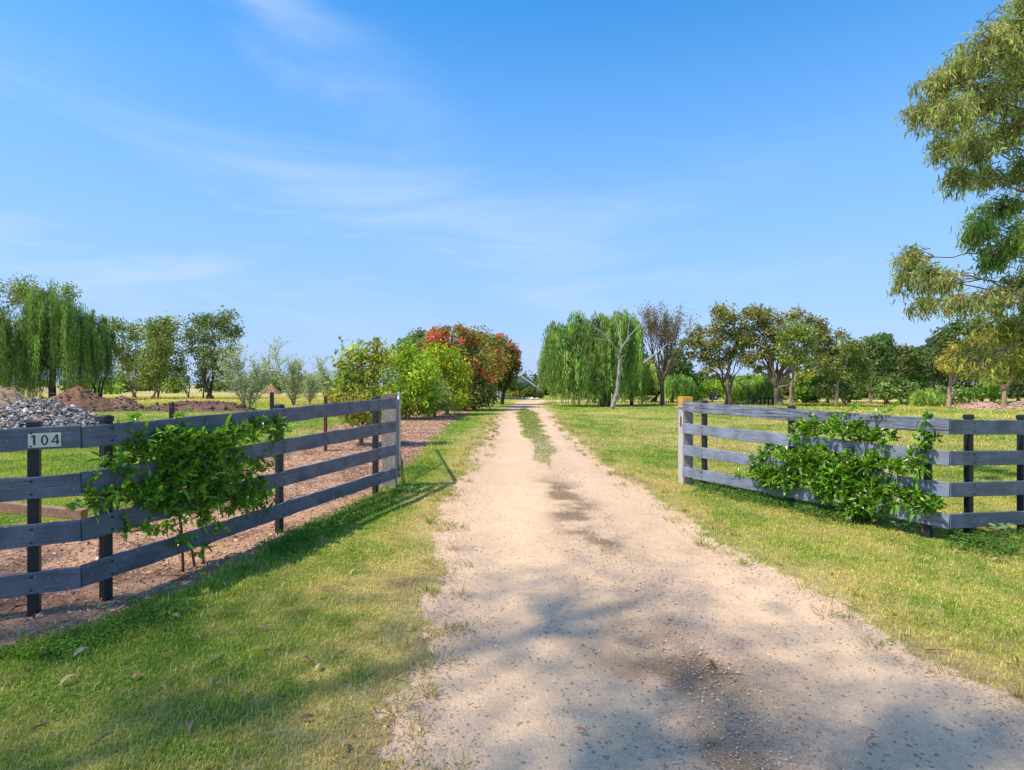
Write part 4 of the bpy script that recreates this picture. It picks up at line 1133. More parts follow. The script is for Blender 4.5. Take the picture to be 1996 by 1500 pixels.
tree('flowering_gum', 'tall rusty and olive flowering gum, second in the row of flowering gums', 'tree', FG, (905, 799),
     [(898, 648, 20, 16), (920, 660, 26, 22), (905, 690, 26, 22), (930, 700, 26, 24), (915, 735, 26, 26), (920, 770, 26, 24), (940, 745, 18, 24)],
     (.15, .165, .05), (.15, .08), 1.2, .13, stems=3, seed=76, bark=(.28, .17, .11), flowers=[(918, 658, 4), (912, 666, 4), (926, 665, 4), (938, 726, 5), (946, 731, 4), (955, 735, 5), (893, 686, 4), (940, 720, 4), (957, 745, 4)], clump_cols=[(.23, .15, .06), (.21, .21, .065), (.16, .19, .055), (.15, .18, .05)])
tree('flowering_gum', 'olive flowering gum with sparse red blossom, third in the row of flowering gums', 'tree', FG, (945, 793),
     [(940, 662, 22, 18), (962, 668, 22, 18), (950, 695, 26, 22), (968, 705, 20, 24), (950, 730, 24, 24), (945, 762, 22, 22)],
     (.13, .155, .05), (.16, .08), 1.2, .13, stems=2, seed=77, bark=(.28, .17, .11), flowers=[(971, 656, 5), (976, 652, 4), (949, 672, 4), (970, 680, 4), (945, 668, 4)], clump_cols=[(.23, .16, .06), (.17, .19, .055), (.16, .18, .05)])
tree('flowering_gum', 'farthest flowering gum, dark below with an orange red blossom patch facing the drive', 'tree', FG, (978, 788),
     [(985, 678, 20, 18), (1003, 690, 13, 18), (990, 705, 22, 22), (975, 715, 20, 22), (990, 730, 18, 16), (970, 742, 20, 16), (1006, 712, 9, 16)],
     (.11, .13, .045), (.17, .09), 1.3, .12, fork=(982, 762), seed=78, bark=(.10, .07, .05), flowers=[(1003, 700, 6), (998, 698, 4), (1007, 706, 5), (1005, 714, 4), (991, 713, 5), (983, 718, 5), (1010, 684, 4), (996, 664, 3)], clump_cols=[(.20, .14, .06), (.19, .15, .06), (.14, .16, .05), (.12, .14, .045), (.06, .09, .03), (.05, .08, .025), (.19, .12, .05)])
tree('hedge_shrub', 'dark green shrub filling the foot of the flowering gums', 'shrub', HG, (925, 800),
     [(905, 775, 26, 20), (935, 770, 24, 20), (952, 768, 16, 16), (885, 790, 20, 12)], (.07, .12, .035), (.15, .08), 1.2, .06, stems=4, seed=79)
tree('gum_tree', 'grey green gum tree peeping over the hedge behind the red blossom', 'tree', 'gum trees behind the hedge', (815, 786),
     [(815, 652, 18, 14), (803, 668, 16, 16), (825, 668, 14, 16), (870, 640, 12, 8), (815, 690, 24, 22), (815, 720, 26, 26)], (.10, .14, .06), (.20, .10), .9, .16, seed=80)
tree('garden_tree', 'small dark round tree with a slim trunk in front of the shed', 'tree', None, (983, 778),
     [(975, 748, 12, 11), (988, 745, 14, 13), (998, 752, 9, 9), (965, 752, 9, 9)], (.035, .06, .02), (.20, .11), 1.3, .07, fork=(983, 762), seed=81)
tree('round_bush', 'yellowish round clipped bush at the bend of the drive', 'bush', 'bushes at the bend of the drive', (1003, 776.5),
     [(1003, 765, 13, 10), (998, 768, 10, 8), (1009, 768, 9, 8)], (.22, .23, .05), (.16, .08), 1.5, .05, stems=3, seed=82, bushy=True)
tree('round_bush', 'dark green wide bush right of the yellowish round bush', 'bush', 'bushes at the bend of the drive', (1036, 776.5),
     [(1028, 764, 12, 11), (1041, 763, 14, 11), (1052, 767, 7, 8), (1020, 768, 8, 8)], (.085, .12, .04), (.17, .08), 1.5, .05, stems=3, seed=83)
tree('garden_tree', 'dark spreading shrub hiding the lower wall of the shed', 'shrub', None, (1026, 776), [(1012, 754, 12, 8), (1026, 756, 12, 9), (1038, 760, 11, 7), (1016, 764, 14, 9), (1048, 764, 9, 7)], (.06, .095, .03), (.2, .11), 1.4, .07, stems=3, seed=84)
for i, (px, r, ty, lb) in enumerate([(1022, 14, 728, 'dark far tree with its crown above the shed roof'), (1048, 14, 732, 'dark far tree between the shed roof and the large willow'), (1065, 12, 738, 'low far tree hidden by the left fringe of the large willow')]):
    tree('distant_tree', lb, 'tree', 'far trees beyond the drive', (px, 770), [(px, ty + 9, r, 10), (px - 6, ty + 22, r, 12), (px + 8, ty + 24, r, 12)], (.06, .10, .04), (.35, .2), 1.1, .15, seed=90 + i)

# ---- right side
willow('large weeping willow with a dark trunk on the lawn right of the drive', (1178, 792),
       [(1132, 628, 22, 26, 740), (1085, 652, 20, 22, 745), (1110, 650, 26, 26, 765), (1165, 635, 22, 22, 750), (1190, 640, 22, 24, 755), (1215, 628, 26, 22, 750), (1150, 680, 34, 30, 782), (1095, 690, 30, 34, 772), (1185, 690, 34, 34, 776), (1225, 660, 24, 30, 760), (1120, 710, 40, 28, 778), (1165, 715, 26, 24, 784), (1070, 700, 16, 30, 755), (1235, 640, 14, 22, 700)],
       WIL, 101, tr=.30, dens=.95, fork=(1180, 735), group='weeping willows of the lawn')
willow('yellow green drooping willow close behind the pale dead tree', (1232, 789), [(1235, 702, 20, 18, 778), (1250, 715, 18, 18, 770), (1222, 722, 16, 16, 772)], (.20, .27, .055), 102, tr=.10, dens=1.3, group='weeping willows of the lawn')
willow('low willow fringe below the brown dead tree, left of the right gate post', (1312, 786), [(1315, 742, 20, 14, 784), (1335, 748, 14, 12, 782)], (.14, .22, .05), 103, tr=.12, dens=1.1, group='weeping willows of the lawn')
willow('small bright green willow mop standing between the two big gum trees', (1472, 788), [(1470, 742, 26, 18, 786), (1448, 755, 18, 16, 787), (1494, 745, 16, 18, 784)], (.22, .31, .07), 104, tr=.12, dens=1.7, group='weeping willows of the lawn')
willow('tiny lime green willow at the wood edge near the slim pink trunked gum', (1808, 792), [(1800, 768, 16, 10, 792), (1822, 768, 12, 10, 792)], (.19, .28, .05), 105, tr=.06, dens=1.6, group='weeping willows of the lawn')

def dead_pale():
    bx, Y = gp(1196, 793); Y -= 2.6
    B = np.array([(1196 - 998) / F * Y, Y, float(zg(bx, Y))])
    e = empty('dead_tree', B, 'bare pale grey dead tree with forked limbs in front of the large willow', 'dead tree')
    s = Y / F; c = (.33, .29, .25)
    def limb(pts, r0, r1, nm, par, dy=0):
        a = Acc(); n = len(pts); P = np.array([W(p[0], p[1], Y) + np.array([0, dy * i / n, 0]) for i, p in enumerate(pts)])
        # smooth
        t = np.linspace(0, n - 1, n * 4); Q = np.stack([np.interp(t, np.arange(n), P[:, k]) for k in range(3)], -1)
        Q[1:-1] = (Q[:-2] + 2 * Q[1:-1] + Q[2:]) / 4; Q[1:-1] += R.normal(0, .012, Q[1:-1].shape)
        a.tube(Q, np.linspace(r0, r1, len(Q)) * s * .8, 7, c); return a.build(nm, BARK, par, smooth=True, origin=B)
    tr_ = limb([(1193, 795), (1197, 782), (1203, 765), (1206, 740), (1208, 715), (1208.5, 700), (1206, 688)], 6.2, 3.4, 'trunk', e)
    for pts, r0, r1, dy in (([(1207, 692), (1203, 682), (1196, 675), (1191, 668), (1181, 665), (1171, 662.6), (1155, 662.6)], 2.6, .7, -.8),
                            ([(1201, 680), (1196, 672), (1188, 662), (1180, 650), (1172, 643), (1164, 639), (1155, 630)], 1.6, .6, .4),
                            ([(1207, 692), (1210, 682), (1213, 675), (1222, 661), (1232, 648), (1247, 633), (1259, 625), (1268, 617)], 3.0, .6, -.5),
                            ([(1213, 674), (1212, 668), (1208.5, 650), (1207, 637), (1200.6, 621), (1205, 608), (1209.6, 600), (1213, 590)], 2.2, .5, .5),
                            ([(1222, 662), (1225, 652), (1226, 634), (1231, 620), (1236.7, 608)], 1.6, .5, .3),
                            ([(1216, 671), (1226, 662), (1237, 656), (1250, 655)], 1.2, .4, -.4), ([(1209, 700), (1214, 694), (1219, 689)], 1.2, .5, -.3),
                            ([(1247, 633), (1255, 628), (1252, 622)], .8, .4, 0), ([(1200.6, 621), (1203, 612), (1198, 602)], .8, .4, 0)):
        limb(pts, r0, r1, 'limb', e, dy)
    # broken limb caught in the neighbouring tree
    P0 = W(1254.7, 707.6, Y - .5)
    a = Acc(); Q = np.array([W(1254.7, 707.6, Y - .5), W(1270, 697, Y - .6), W(1287, 683, Y - .5), W(1301, 670, Y - .3)])
    a.tube(bez(Q[0], (Q[1] + Q[2]) / 2, Q[3], 9), np.linspace(3.0, .9, 9) * s, 7, c)
    a.tube([Q[0] + .2 * (Q[1] - Q[0]), W(1256, 700, Y - .5), W(1263, 697, Y - .4)], np.array([1.2, .9, .5]) * s, 5, c)
    o = a.build('broken_branch', BARK, None, smooth=True, origin=P0); o.location = P0
    tag(o, 'broken pale branch lodged slanting against the brown dead tree', 'branch')
dead_pale()

def twiggy(label, base, top, seed, c, hw, nst=5, dp=4, k=3, name='dead_tree', zs=.28, group=None):
    rg = np.random.default_rng(seed); bx, by = gp(*base); B = np.array([bx, by, float(zg(bx, by))])
    H = CH - (top - HY) * by / F - B[2]
    e = empty(name, B, label, 'dead tree', group)
    tk = Acc(); tw = Acc(); tips = []
    Fk = B + np.array([0, 0, H * zs])
    tk.tube(bez(B - np.array([0, 0, .1]), (B + Fk) / 2 + rg.normal(0, .08, 3), Fk, 6), np.linspace(.17, .12, 6) * H / 6, 8, c)
    for i in range(nst):
        d = norm(np.array([rg.normal(0, hw), rg.normal(0, hw), 1.0]))
        grow(tw, tips, Fk, d, H * .30, .075 * H / 6, dp, rg, k, .34, .30, c, .10)
    tk.build('trunk', BARK, e, origin=B); tw.build('branches', BARK, e, origin=B)
    lf = Acc()
    for P_, r_ in tips:
        m = 5; k_ = rg.integers(0, len(P_), m)
        leaves(lf, P_[k_] + rg.normal(0, .10, (m, 3)), rdir(m, rg), rdir(m, rg), .13, .05, jcol((.26, .19, .10), m, .3, .1, rg, (.16, .20, .06), .25))
    lf.build('dry_foliage', LEAF, e, origin=B)
twiggy('brown twiggy leafless tree beside the big willow, above the right gate post', (1291, 790), 622, 111, (.17, .105, .075), .27, 9, 4, 3)
twiggy('small grey leafless weeping tree at the edge of the wood', (1818, 784), 705, 112, (.20, .16, .145), .32, 8, 4, 3, 'dead_shrub', .2)

GG = 'gum trees beyond the right paddock'
tree('gum_tree', 'dark leafy tree right behind the brown leafless tree', 'tree', GG, (1270, 784),
     [(1255, 700, 18, 16), (1262, 725, 22, 20), (1285, 740, 26, 22), (1300, 715, 26, 20), (1322, 690, 22, 18), (1330, 720, 22, 20), (1262, 755, 22, 18), (1310, 750, 24, 16), (1345, 740, 18, 18)], (.065, .115, .035), (.22, .12), 1.0, .18, stems=3, bark=(.05, .04, .03), seed=121)
tree('gum_tree', 'big spreading gum tree with twin brown trunks right of the yellow topped gate post', 'tree', GG, (1424, 790),
     [(1395, 615, 26, 18), (1420, 622, 18, 20), (1400, 645, 26, 18), (1362, 648, 17, 16), (1352, 668, 14, 14), (1370, 672, 20, 16), (1372, 695, 22, 14), (1400, 672, 24, 16), (1435, 655, 22, 20), (1450, 640, 14, 16), (1430, 685, 18, 14), (1350, 690, 12, 10), (1455, 665, 16, 16), (1395, 710, 20, 10), (1380, 720, 16, 8), (1338, 668, 12, 12), (1452, 695, 16, 12), (1440, 668, 16, 14), (1415, 700, 18, 10)],
     (.155, .175, .063), (.17, .085), .80, .20, fork=(1425, 745), stems=3, bark=(.22, .15, .11), seed=122, alt=(.24, .21, .09), palt=.10, spread=.34)
tree('gum_tree', 'large gum tree with a thick forked trunk left of the second black post top', 'tree', GG, (1518, 791),
     [(1455, 612, 20, 16), (1475, 608, 14, 14), (1497, 612, 18, 16), (1520, 622, 16, 14), (1550, 610, 18, 14), (1480, 635, 20, 18), (1500, 650, 22, 18), (1470, 665, 20, 18), (1495, 680, 24, 18), (1470, 695, 20, 14), (1575, 625, 14, 14), (1590, 632, 12, 12), (1610, 640, 14, 14), (1585, 655, 20, 16), (1620, 660, 16, 16), (1600, 680, 20, 14), (1570, 690, 18, 14), (1455, 705, 16, 12), (1635, 650, 10, 10), (1530, 700, 18, 12), (1605, 705, 20, 12), (1482, 718, 16, 9), (1632, 685, 14, 12), (1560, 650, 18, 16), (1520, 655, 16, 16)],
     (.155, .170, .058), (.17, .085), .80, .28, fork=(1515, 750), stems=2, bark=(.24, .17, .13), seed=123, alt=(.25, .21, .10), palt=.12)
tree('gum_tree', 'slim gum with a straight pink trunk and bright green crown, above the second post top', 'tree', GG, (1543, 793),
     [(1545, 640, 24, 18), (1530, 655, 18, 16), (1560, 652, 20, 18), (1575, 670, 16, 14), (1540, 680, 22, 16), (1560, 695, 22, 14), (1530, 700, 14, 12), (1556, 715, 10, 8)],
     (.155, .215, .055), (.15, .07), .85, .09, fork=(1546, 725), bark=(.38, .24, .17), seed=124)
tree('gum_tree', 'slender gum tree with a bent pale trunk, left edge of the dense wood', 'tree', GG, (1630, 793),
     [(1640, 672, 20, 16), (1660, 678, 18, 16), (1672, 700, 18, 16), (1645, 705, 20, 16), (1655, 730, 24, 16), (1680, 720, 14, 16), (1625, 725, 14, 18), (1670, 750, 18, 12)],
     (.135, .185, .065), (.16, .08), .85, .09, fork=(1636, 735), bark=(.34, .23, .17), seed=125)
tree('gum_tree', 'small gum with a thin pink trunk just behind the bent pale trunk', 'tree', GG, (1653, 791), [(1655, 745, 16, 14), (1640, 755, 14, 12), (1615, 745, 14, 20), (1610, 760, 14, 14)], (.10, .135, .06), (.17, .08), .9, .07, stems=3, bark=(.26, .17, .12), seed=126)
tree('gum_tree', 'young gum with a pink forked trunk, right of the grey leafless shrub', 'tree', GG, (1850, 796),
     [(1845, 690, 24, 18), (1870, 680, 24, 20), (1860, 712, 28, 16), (1890, 705, 22, 18), (1838, 712, 16, 12), (1900, 680, 20, 18), (1885, 730, 16, 8)],
     (.24, .24, .06), (.15, .065), .75, .11, fork=(1852, 752), stems=1, bark=(.42, .27, .20), seed=127, alt=(.36, .26, .08), palt=.15)
tree('gum_tree', 'pink trunked gum tree forking in three near the right picture edge', 'tree', GG, (1956, 791),
     [(1940, 715, 20, 14), (1965, 705, 22, 16), (1985, 715, 18, 16), (1930, 700, 16, 14), (2010, 700, 30, 30)], (.13, .16, .05), (.17, .08), .8, .14, fork=(1957, 762), bark=(.36, .22, .16), seed=128)
tree('garden_tree', 'small lime green round tree behind the right gate post', 'tree', 'garden trees beyond the right paddock', (1388, 783), [(1378, 752, 13, 10), (1395, 750, 14, 10), (1408, 757, 10, 9), (1370, 760, 8, 8)], (.21, .34, .04), (.19, .11), 1.4, .08, stems=2, seed=129)
tree('garden_tree', 'yellow topped dark green tree between the pink trunk and the wood', 'tree', 'garden trees beyond the right paddock', (1575, 786), [(1562, 735, 14, 12), (1582, 732, 16, 8), (1565, 755, 18, 16), (1588, 752, 14, 16), (1560, 772, 18, 12), (1585, 772, 16, 12)], (.10, .19, .03), (.2, .11), 1.3, .10, stems=3, seed=130, clump_cols=[(.26, .30, .03), (.28, .30, .03), (.10, .19, .03), (.07, .14, .03), (.08, .15, .03), (.07, .13, .03)])
wood_spec = [
    (1692, 787, [(1695, 668, 24, 18), (1718, 665, 22, 18), (1705, 695, 30, 22), (1690, 730, 26, 24), (1715, 740, 24, 24)], (.075, .12, .045), 'tallest dark gum of the wood, middle of the tree line'),
    (1728, 786, [(1725, 660, 16, 14), (1735, 685, 22, 20), (1728, 720, 26, 24), (1735, 755, 22, 18)], (.07, .115, .045), 'dark gum close against the tallest one of the wood'),
    (1755, 786, [(1748, 680, 16, 14), (1760, 690, 16, 14), (1755, 720, 22, 22), (1760, 755, 22, 20)], (.10, .12, .05), 'brownish topped gum right of the tallest dark one'),
    (1785, 786, [(1782, 690, 18, 14), (1795, 705, 20, 16), (1785, 735, 24, 20), (1795, 765, 20, 14)], (.075, .125, .04), 'rounded green gum left of the grey leafless shrub'),
    (1726, 790, [(1722, 745, 18, 16), (1735, 765, 18, 12), (1710, 768, 14, 10)], (.11, .165, .055), 'small lighter green gum in front of the wood, short dark trunk'),
    (1615, 786, [(1610, 700, 22, 18), (1605, 730, 22, 20), (1612, 765, 20, 14)], (.075, .115, .045), 'dark gum filling the gap behind the yellow topped tree'),
    (1655, 786, [(1655, 690, 20, 20), (1660, 720, 22, 20), (1655, 760, 24, 16)], (.07, .11, .04), 'shaded gum right behind the slender bent one'),
    (1830, 786, [(1825, 660, 16, 14), (1845, 650, 20, 16), (1835, 685, 22, 18), (1825, 720, 20, 22), (1845, 755, 22, 16)], (.07, .105, .045), 'tall grey green gum above the yellow leaved young tree'),
    (1880, 786, [(1870, 640, 24, 16), (1895, 635, 20, 16), (1885, 670, 28, 22), (1880, 715, 26, 24), (1890, 755, 24, 18)], (.07, .11, .045), 'tall dark gum left of the overhanging near gum'),
    (1935, 786, [(1930, 640, 30, 24), (1940, 690, 28, 26), (1930, 740, 26, 24)], (.07, .11, .04), 'dark gum of the wood behind the three forked trunk'),
    (1985, 786, [(1980, 640, 30, 26), (1990, 690, 30, 28), (1985, 745, 28, 24), (2030, 700, 34, 60)], (.065, .10, .04), 'dark gum of the wood at the right picture edge'),
    (1905, 788, [(1905, 757, 26, 18), (1930, 760, 18, 16), (1880, 765, 16, 12)], (.09, .17, .04), 'dense green shrub behind the pink soil heap'),
    (1768, 790, [(1765, 762, 18, 14), (1780, 755, 12, 14)], (.08, .135, .045), 'low dark shrub left of the tiny lime green willow'),
    (1862, 790, [(1868, 770, 14, 12), (1838, 765, 14, 16)], (.14, .17, .09), 'pale sage shrub round the foot of the pink forked young gum')]
for i, (px, py, cl, c, lb) in enumerate(wood_spec):
    tree('gum_tree' if len(cl) > 2 and 'shrub' not in lb else 'paddock_shrub', lb, 'tree' if 'shrub' not in lb else 'shrub', 'trees of the wood', (px, py), cl, tuple(q * 1.25 for q in c), (.21, .115), .95, .11, stems=2, bark=(.22, .16, .12), seed=140 + i, spread=.30)
for i, (px, r, ty, lb) in enumerate([(1352, 14, 740, 'dark conifer like tree behind the low willow fringe'), (1435, 16, 748, 'olive far tree behind the twin trunked gum'), (1340, 18, 735, 'round dark tree left of the lime green garden tree'), (1505, 18, 742, 'dark far tree behind the small bright willow mop')]):
    tree('distant_tree', lb, 'tree', 'far trees behind the right lawn', (px, 780), [(px, ty + 8, r, 10), (px - 7, ty + 22, r, 12), (px + 7, ty + 26, r, 12)], (.05, .085, .035), (.26, .15), 1.2, .12, seed=170 + i)

def mass(name, label, spans, col, seed, cat='trees', leaf=(.40, .26)):
    """far woodland seen as one mass: foliage over many short stems"""
    rg = np.random.default_rng(seed); lf = Acc()
    for (p0, p1, Y, top, n) in spans:
        for k in range(n):
            px = p0 + (p1 - p0) * (k + rg.random()) / n; yy = Y + rg.normal(0, 4)
            x = (px - 998) / F * yy; z0 = float(zg(x, yy)); H = CH - (top + rg.normal(0, 6) - HY) * yy / F - z0
            lf.tube([(x, yy, z0 - .1), (x + rg.normal(0, .2), yy, z0 + H * .6)], [.12, .06], 4, (.12, .09, .07))
            rad = np.array([.26 * H + .6, .26 * H + .6, H * .40])
            m = 1900; U = rdir(m, rg) * rg.random((m, 1)) ** .4
            sub_ = rg.integers(0, 14, m); sc = rdir(14, rg) * .75
            P = np.array([x, yy, z0 + H * .58]) + (sc[sub_] * .75 + U * .38) * rad
            P[:, 2] = np.maximum(P[:, 2], z0 + .1)
            c = jcol(np.array(col) * math.exp(rg.normal(0, .2)), m, .25, .06, rg)
            leaves(lf, P, rdir(m, rg), rdir(m, rg), leaf[0], leaf[1], c)
    o = lf.build(name, LEAF); tag(o, label, cat, kind='stuff')
mass('woodland', 'far dark woodland closing the view behind the paddocks', [(1245, 1420, 62, 748, 12), (1590, 1830, 58, 678, 34), (1830, 2150, 58, 650, 34), (1330, 1600, 64, 735, 16), (1590, 2150, 54, 758, 60), (1420, 1590, 66, 755, 14), (-200, 700, 190, 742, 40), (1000, 1240, 85, 752, 12), (955, 1075, 75, 748, 9)], (.12, .165, .06), 9)

# ---- near gum tree overhanging from the right
YN = 8.2
near = [(1985, 40, 55, 45), (1930, 90, 50, 40), (1870, 130, 45, 36), (1822, 165, 38, 32), (1800, 215, 42, 36), (1860, 220, 48, 38), (1920, 190, 48, 46), (1980, 150, 50, 50), (1965, 250, 45, 45), (1900, 285, 40, 34), (1835, 290, 34, 28), (1862, 345, 30, 26), (1925, 345, 36, 22), (1985, 330, 30, 34),
        (1950, 405, 40, 36), (1908, 440, 34, 36), (1975, 465, 40, 42), (1930, 500, 32, 26), (1768, 505, 32, 28), (1800, 540, 32, 28), (1755, 548, 24, 24), (1795, 590, 26, 20), (1845, 548, 28, 22), (1885, 590, 34, 22), (1850, 590, 22, 16), (1940, 580, 36, 26), (1985, 555, 30, 30),
        (1955, 640, 42, 30), (1900, 668, 34, 22), (1990, 660, 36, 36), (1915, 705, 34, 20), (1865, 700, 22, 16), (1965, 715, 38, 20),
        (2040, 60, 60, 70), (2050, 200, 60, 80), (2060, 350, 60, 80), (2050, 480, 60, 70), (2050, 600, 60, 60), (2120, 100, 80, 90), (2130, 300, 80, 90), (2140, 500, 80, 90), (2200, -60, 120, 80), (2060, -60, 80, 60), (2230, 200, 90, 110), (2230, 430, 90, 110)]
ncols = []
for c in near:
    ncols.append((.40, .40, .08) if c[1] > 620 else ((.28, .40, .08) if 380 < c[1] < 520 and c[0] > 1890 else (.35, .385, .12)))
def near_gum():
    rg = np.random.default_rng(5)
    base = ((2330 - 998) / F * YN, YN + .6); B = np.array([base[0], base[1], float(zg(*base))])
    e = empty('near_gum_tree', B, 'large near gum tree with hanging narrow leaves overhanging the right picture edge', 'tree')
    wood = Acc(); lf = Acc(); bark = (.21, .14, .10)
    Fk = B + np.array([-.3, 0, 2.4])
    T2 = B + np.array([-1.0, -.2, 6.2])
    P = np.concatenate([bez(B - np.array([0, 0, .1]), (B + Fk) / 2 + [.1, 0, 0], Fk, 6), bez(Fk, (Fk + T2) / 2 + [.2, 0, 0], T2, 7)[1:]])
    wood.tube(P, np.linspace(.26, .12, len(P)), 10, bark)
    for i, (px, py, rx, ry) in enumerate(near):
        dy = rg.normal(0, .55); C = W(px, py, YN); C[1] += dy; C[0] *= C[1] / YN; C[2] = CH + (C[2] - CH) * C[1] / YN
        rr = np.array([rx, (rx + ry) * .55, ry]) * YN / F
        f = P[np.clip(np.argmin(np.abs(P[:, 2] - (C[2] - .5))), 5, len(P) - 1)]
        dist = np.linalg.norm(C - f)
        Q = bez(f, f + (C - f) * .55 + np.array([0, 0, .10 * dist]), C, 14); Q[1:-1] += rg.normal(0, .018, (12, 3)) * dist * .6
        wood.tube(Q, np.linspace(.022, .005, 14) * (dist / 4) ** .5, 6, bark)
        # twigs that carry hanging leaves
        ntw = int(40 * (rr[0] * rr[2] / .06) ** .9); ntw = min(ntw, 220)
        for k in range(ntw):
            s = Q[rg.integers(11, 14)]
            u = rdir(1, rg)[0] * rg.random() ** .4
            E = C + u * rr
            mid = (s + E) / 2 + np.array([0, 0, .06]) + rg.normal(0, .03, 3)
            br = bez(s, mid, E, 6); br = np.vstack([br, E + np.array([rg.normal(0, .03), rg.normal(0, .03), -.09])])
            if k % 2 == 0 or k < 20: wood.tube(br, np.linspace(.006, .0018, 7), 3, (.34, .22, .17))
            m = 22; t = 1 - rg.random(m) ** 1.6 * .55
            ii = t * 6; i0 = np.clip(ii.astype(int), 0, 5); fr = (ii - i0)[:, None]
            pts = br[i0] * (1 - fr) + br[i0 + 1] * fr + rg.normal(0, .035, (m, 3))
            D = norm(np.array([0, 0, -1.1]) + rg.normal(0, .55, (m, 3)))
            # the top of the crown carries leaves that stand out in all directions
            if u[2] > .3: D = norm(D + rdir(m, rg) * 1.1 + np.array([0, 0, .5]))
            cc = jcol(ncols[i], m, .28, .08, rg, (.40, .22, .11), .045) * math.exp(rg.normal(-.12, .26))
            leaves(lf, pts, D, rdir(m, rg), .088 * np.exp(rg.normal(0, .22, m)), .0165 * np.exp(rg.normal(0, .2, m)), cc, True)
    wood.build('trunk', BARK, e, smooth=True, origin=B); lf.build('crown', LEAF, e, origin=B)
near_gum()

# ---- tall gum outside the frame (left, behind the camera) that shades the foreground
SH = [(a - 4.4, b - 2.2, c + 7.2, d * 1.15, e_ * 1.15, f) for a, b, c, d, e_, f in [(-6.0, 0.8, 7.6, 1.5, 1.3, .9), (-4.2, 1.7, 8.2, 1.4, 1.0, .9), (-7.9, 1.3, 8.4, 1.6, 1.2, 1.0), (-2.9, .2, 8.8, 1.3, 1.2, .8), (-5.0, -.8, 8.0, 1.6, 1.2, 1.0), (-7.0, -.9, 9.4, 1.8, 1.4, 1.0), (-3.8, -1.8, 9.0, 1.6, 1.2, .9), (-9.4, .2, 8.8, 1.5, 1.4, 1.0), (-8.7, 2.0, 7.6, 1.0, .8, .7), (-2.2, -1.3, 8.4, 1.0, 1.0, .7), (-4.4, .15, 8.6, 1.3, 1.0, .6), (-3.0, .2, 8.2, 1.1, .8, .6), (-1.7, -.4, 8.6, .9, .7, .5)]]
tree('shade_tree', 'tall spreading gum outside the frame whose shade dapples the near lawn and gravel', 'tree', None, (-12.6, -4.6, -.15), SH, GUM, (.15, .06), .17, .34, fork=(-11.8, -3.8, 9.5), seed=201, world=True, spread=.42, sub=1.2)

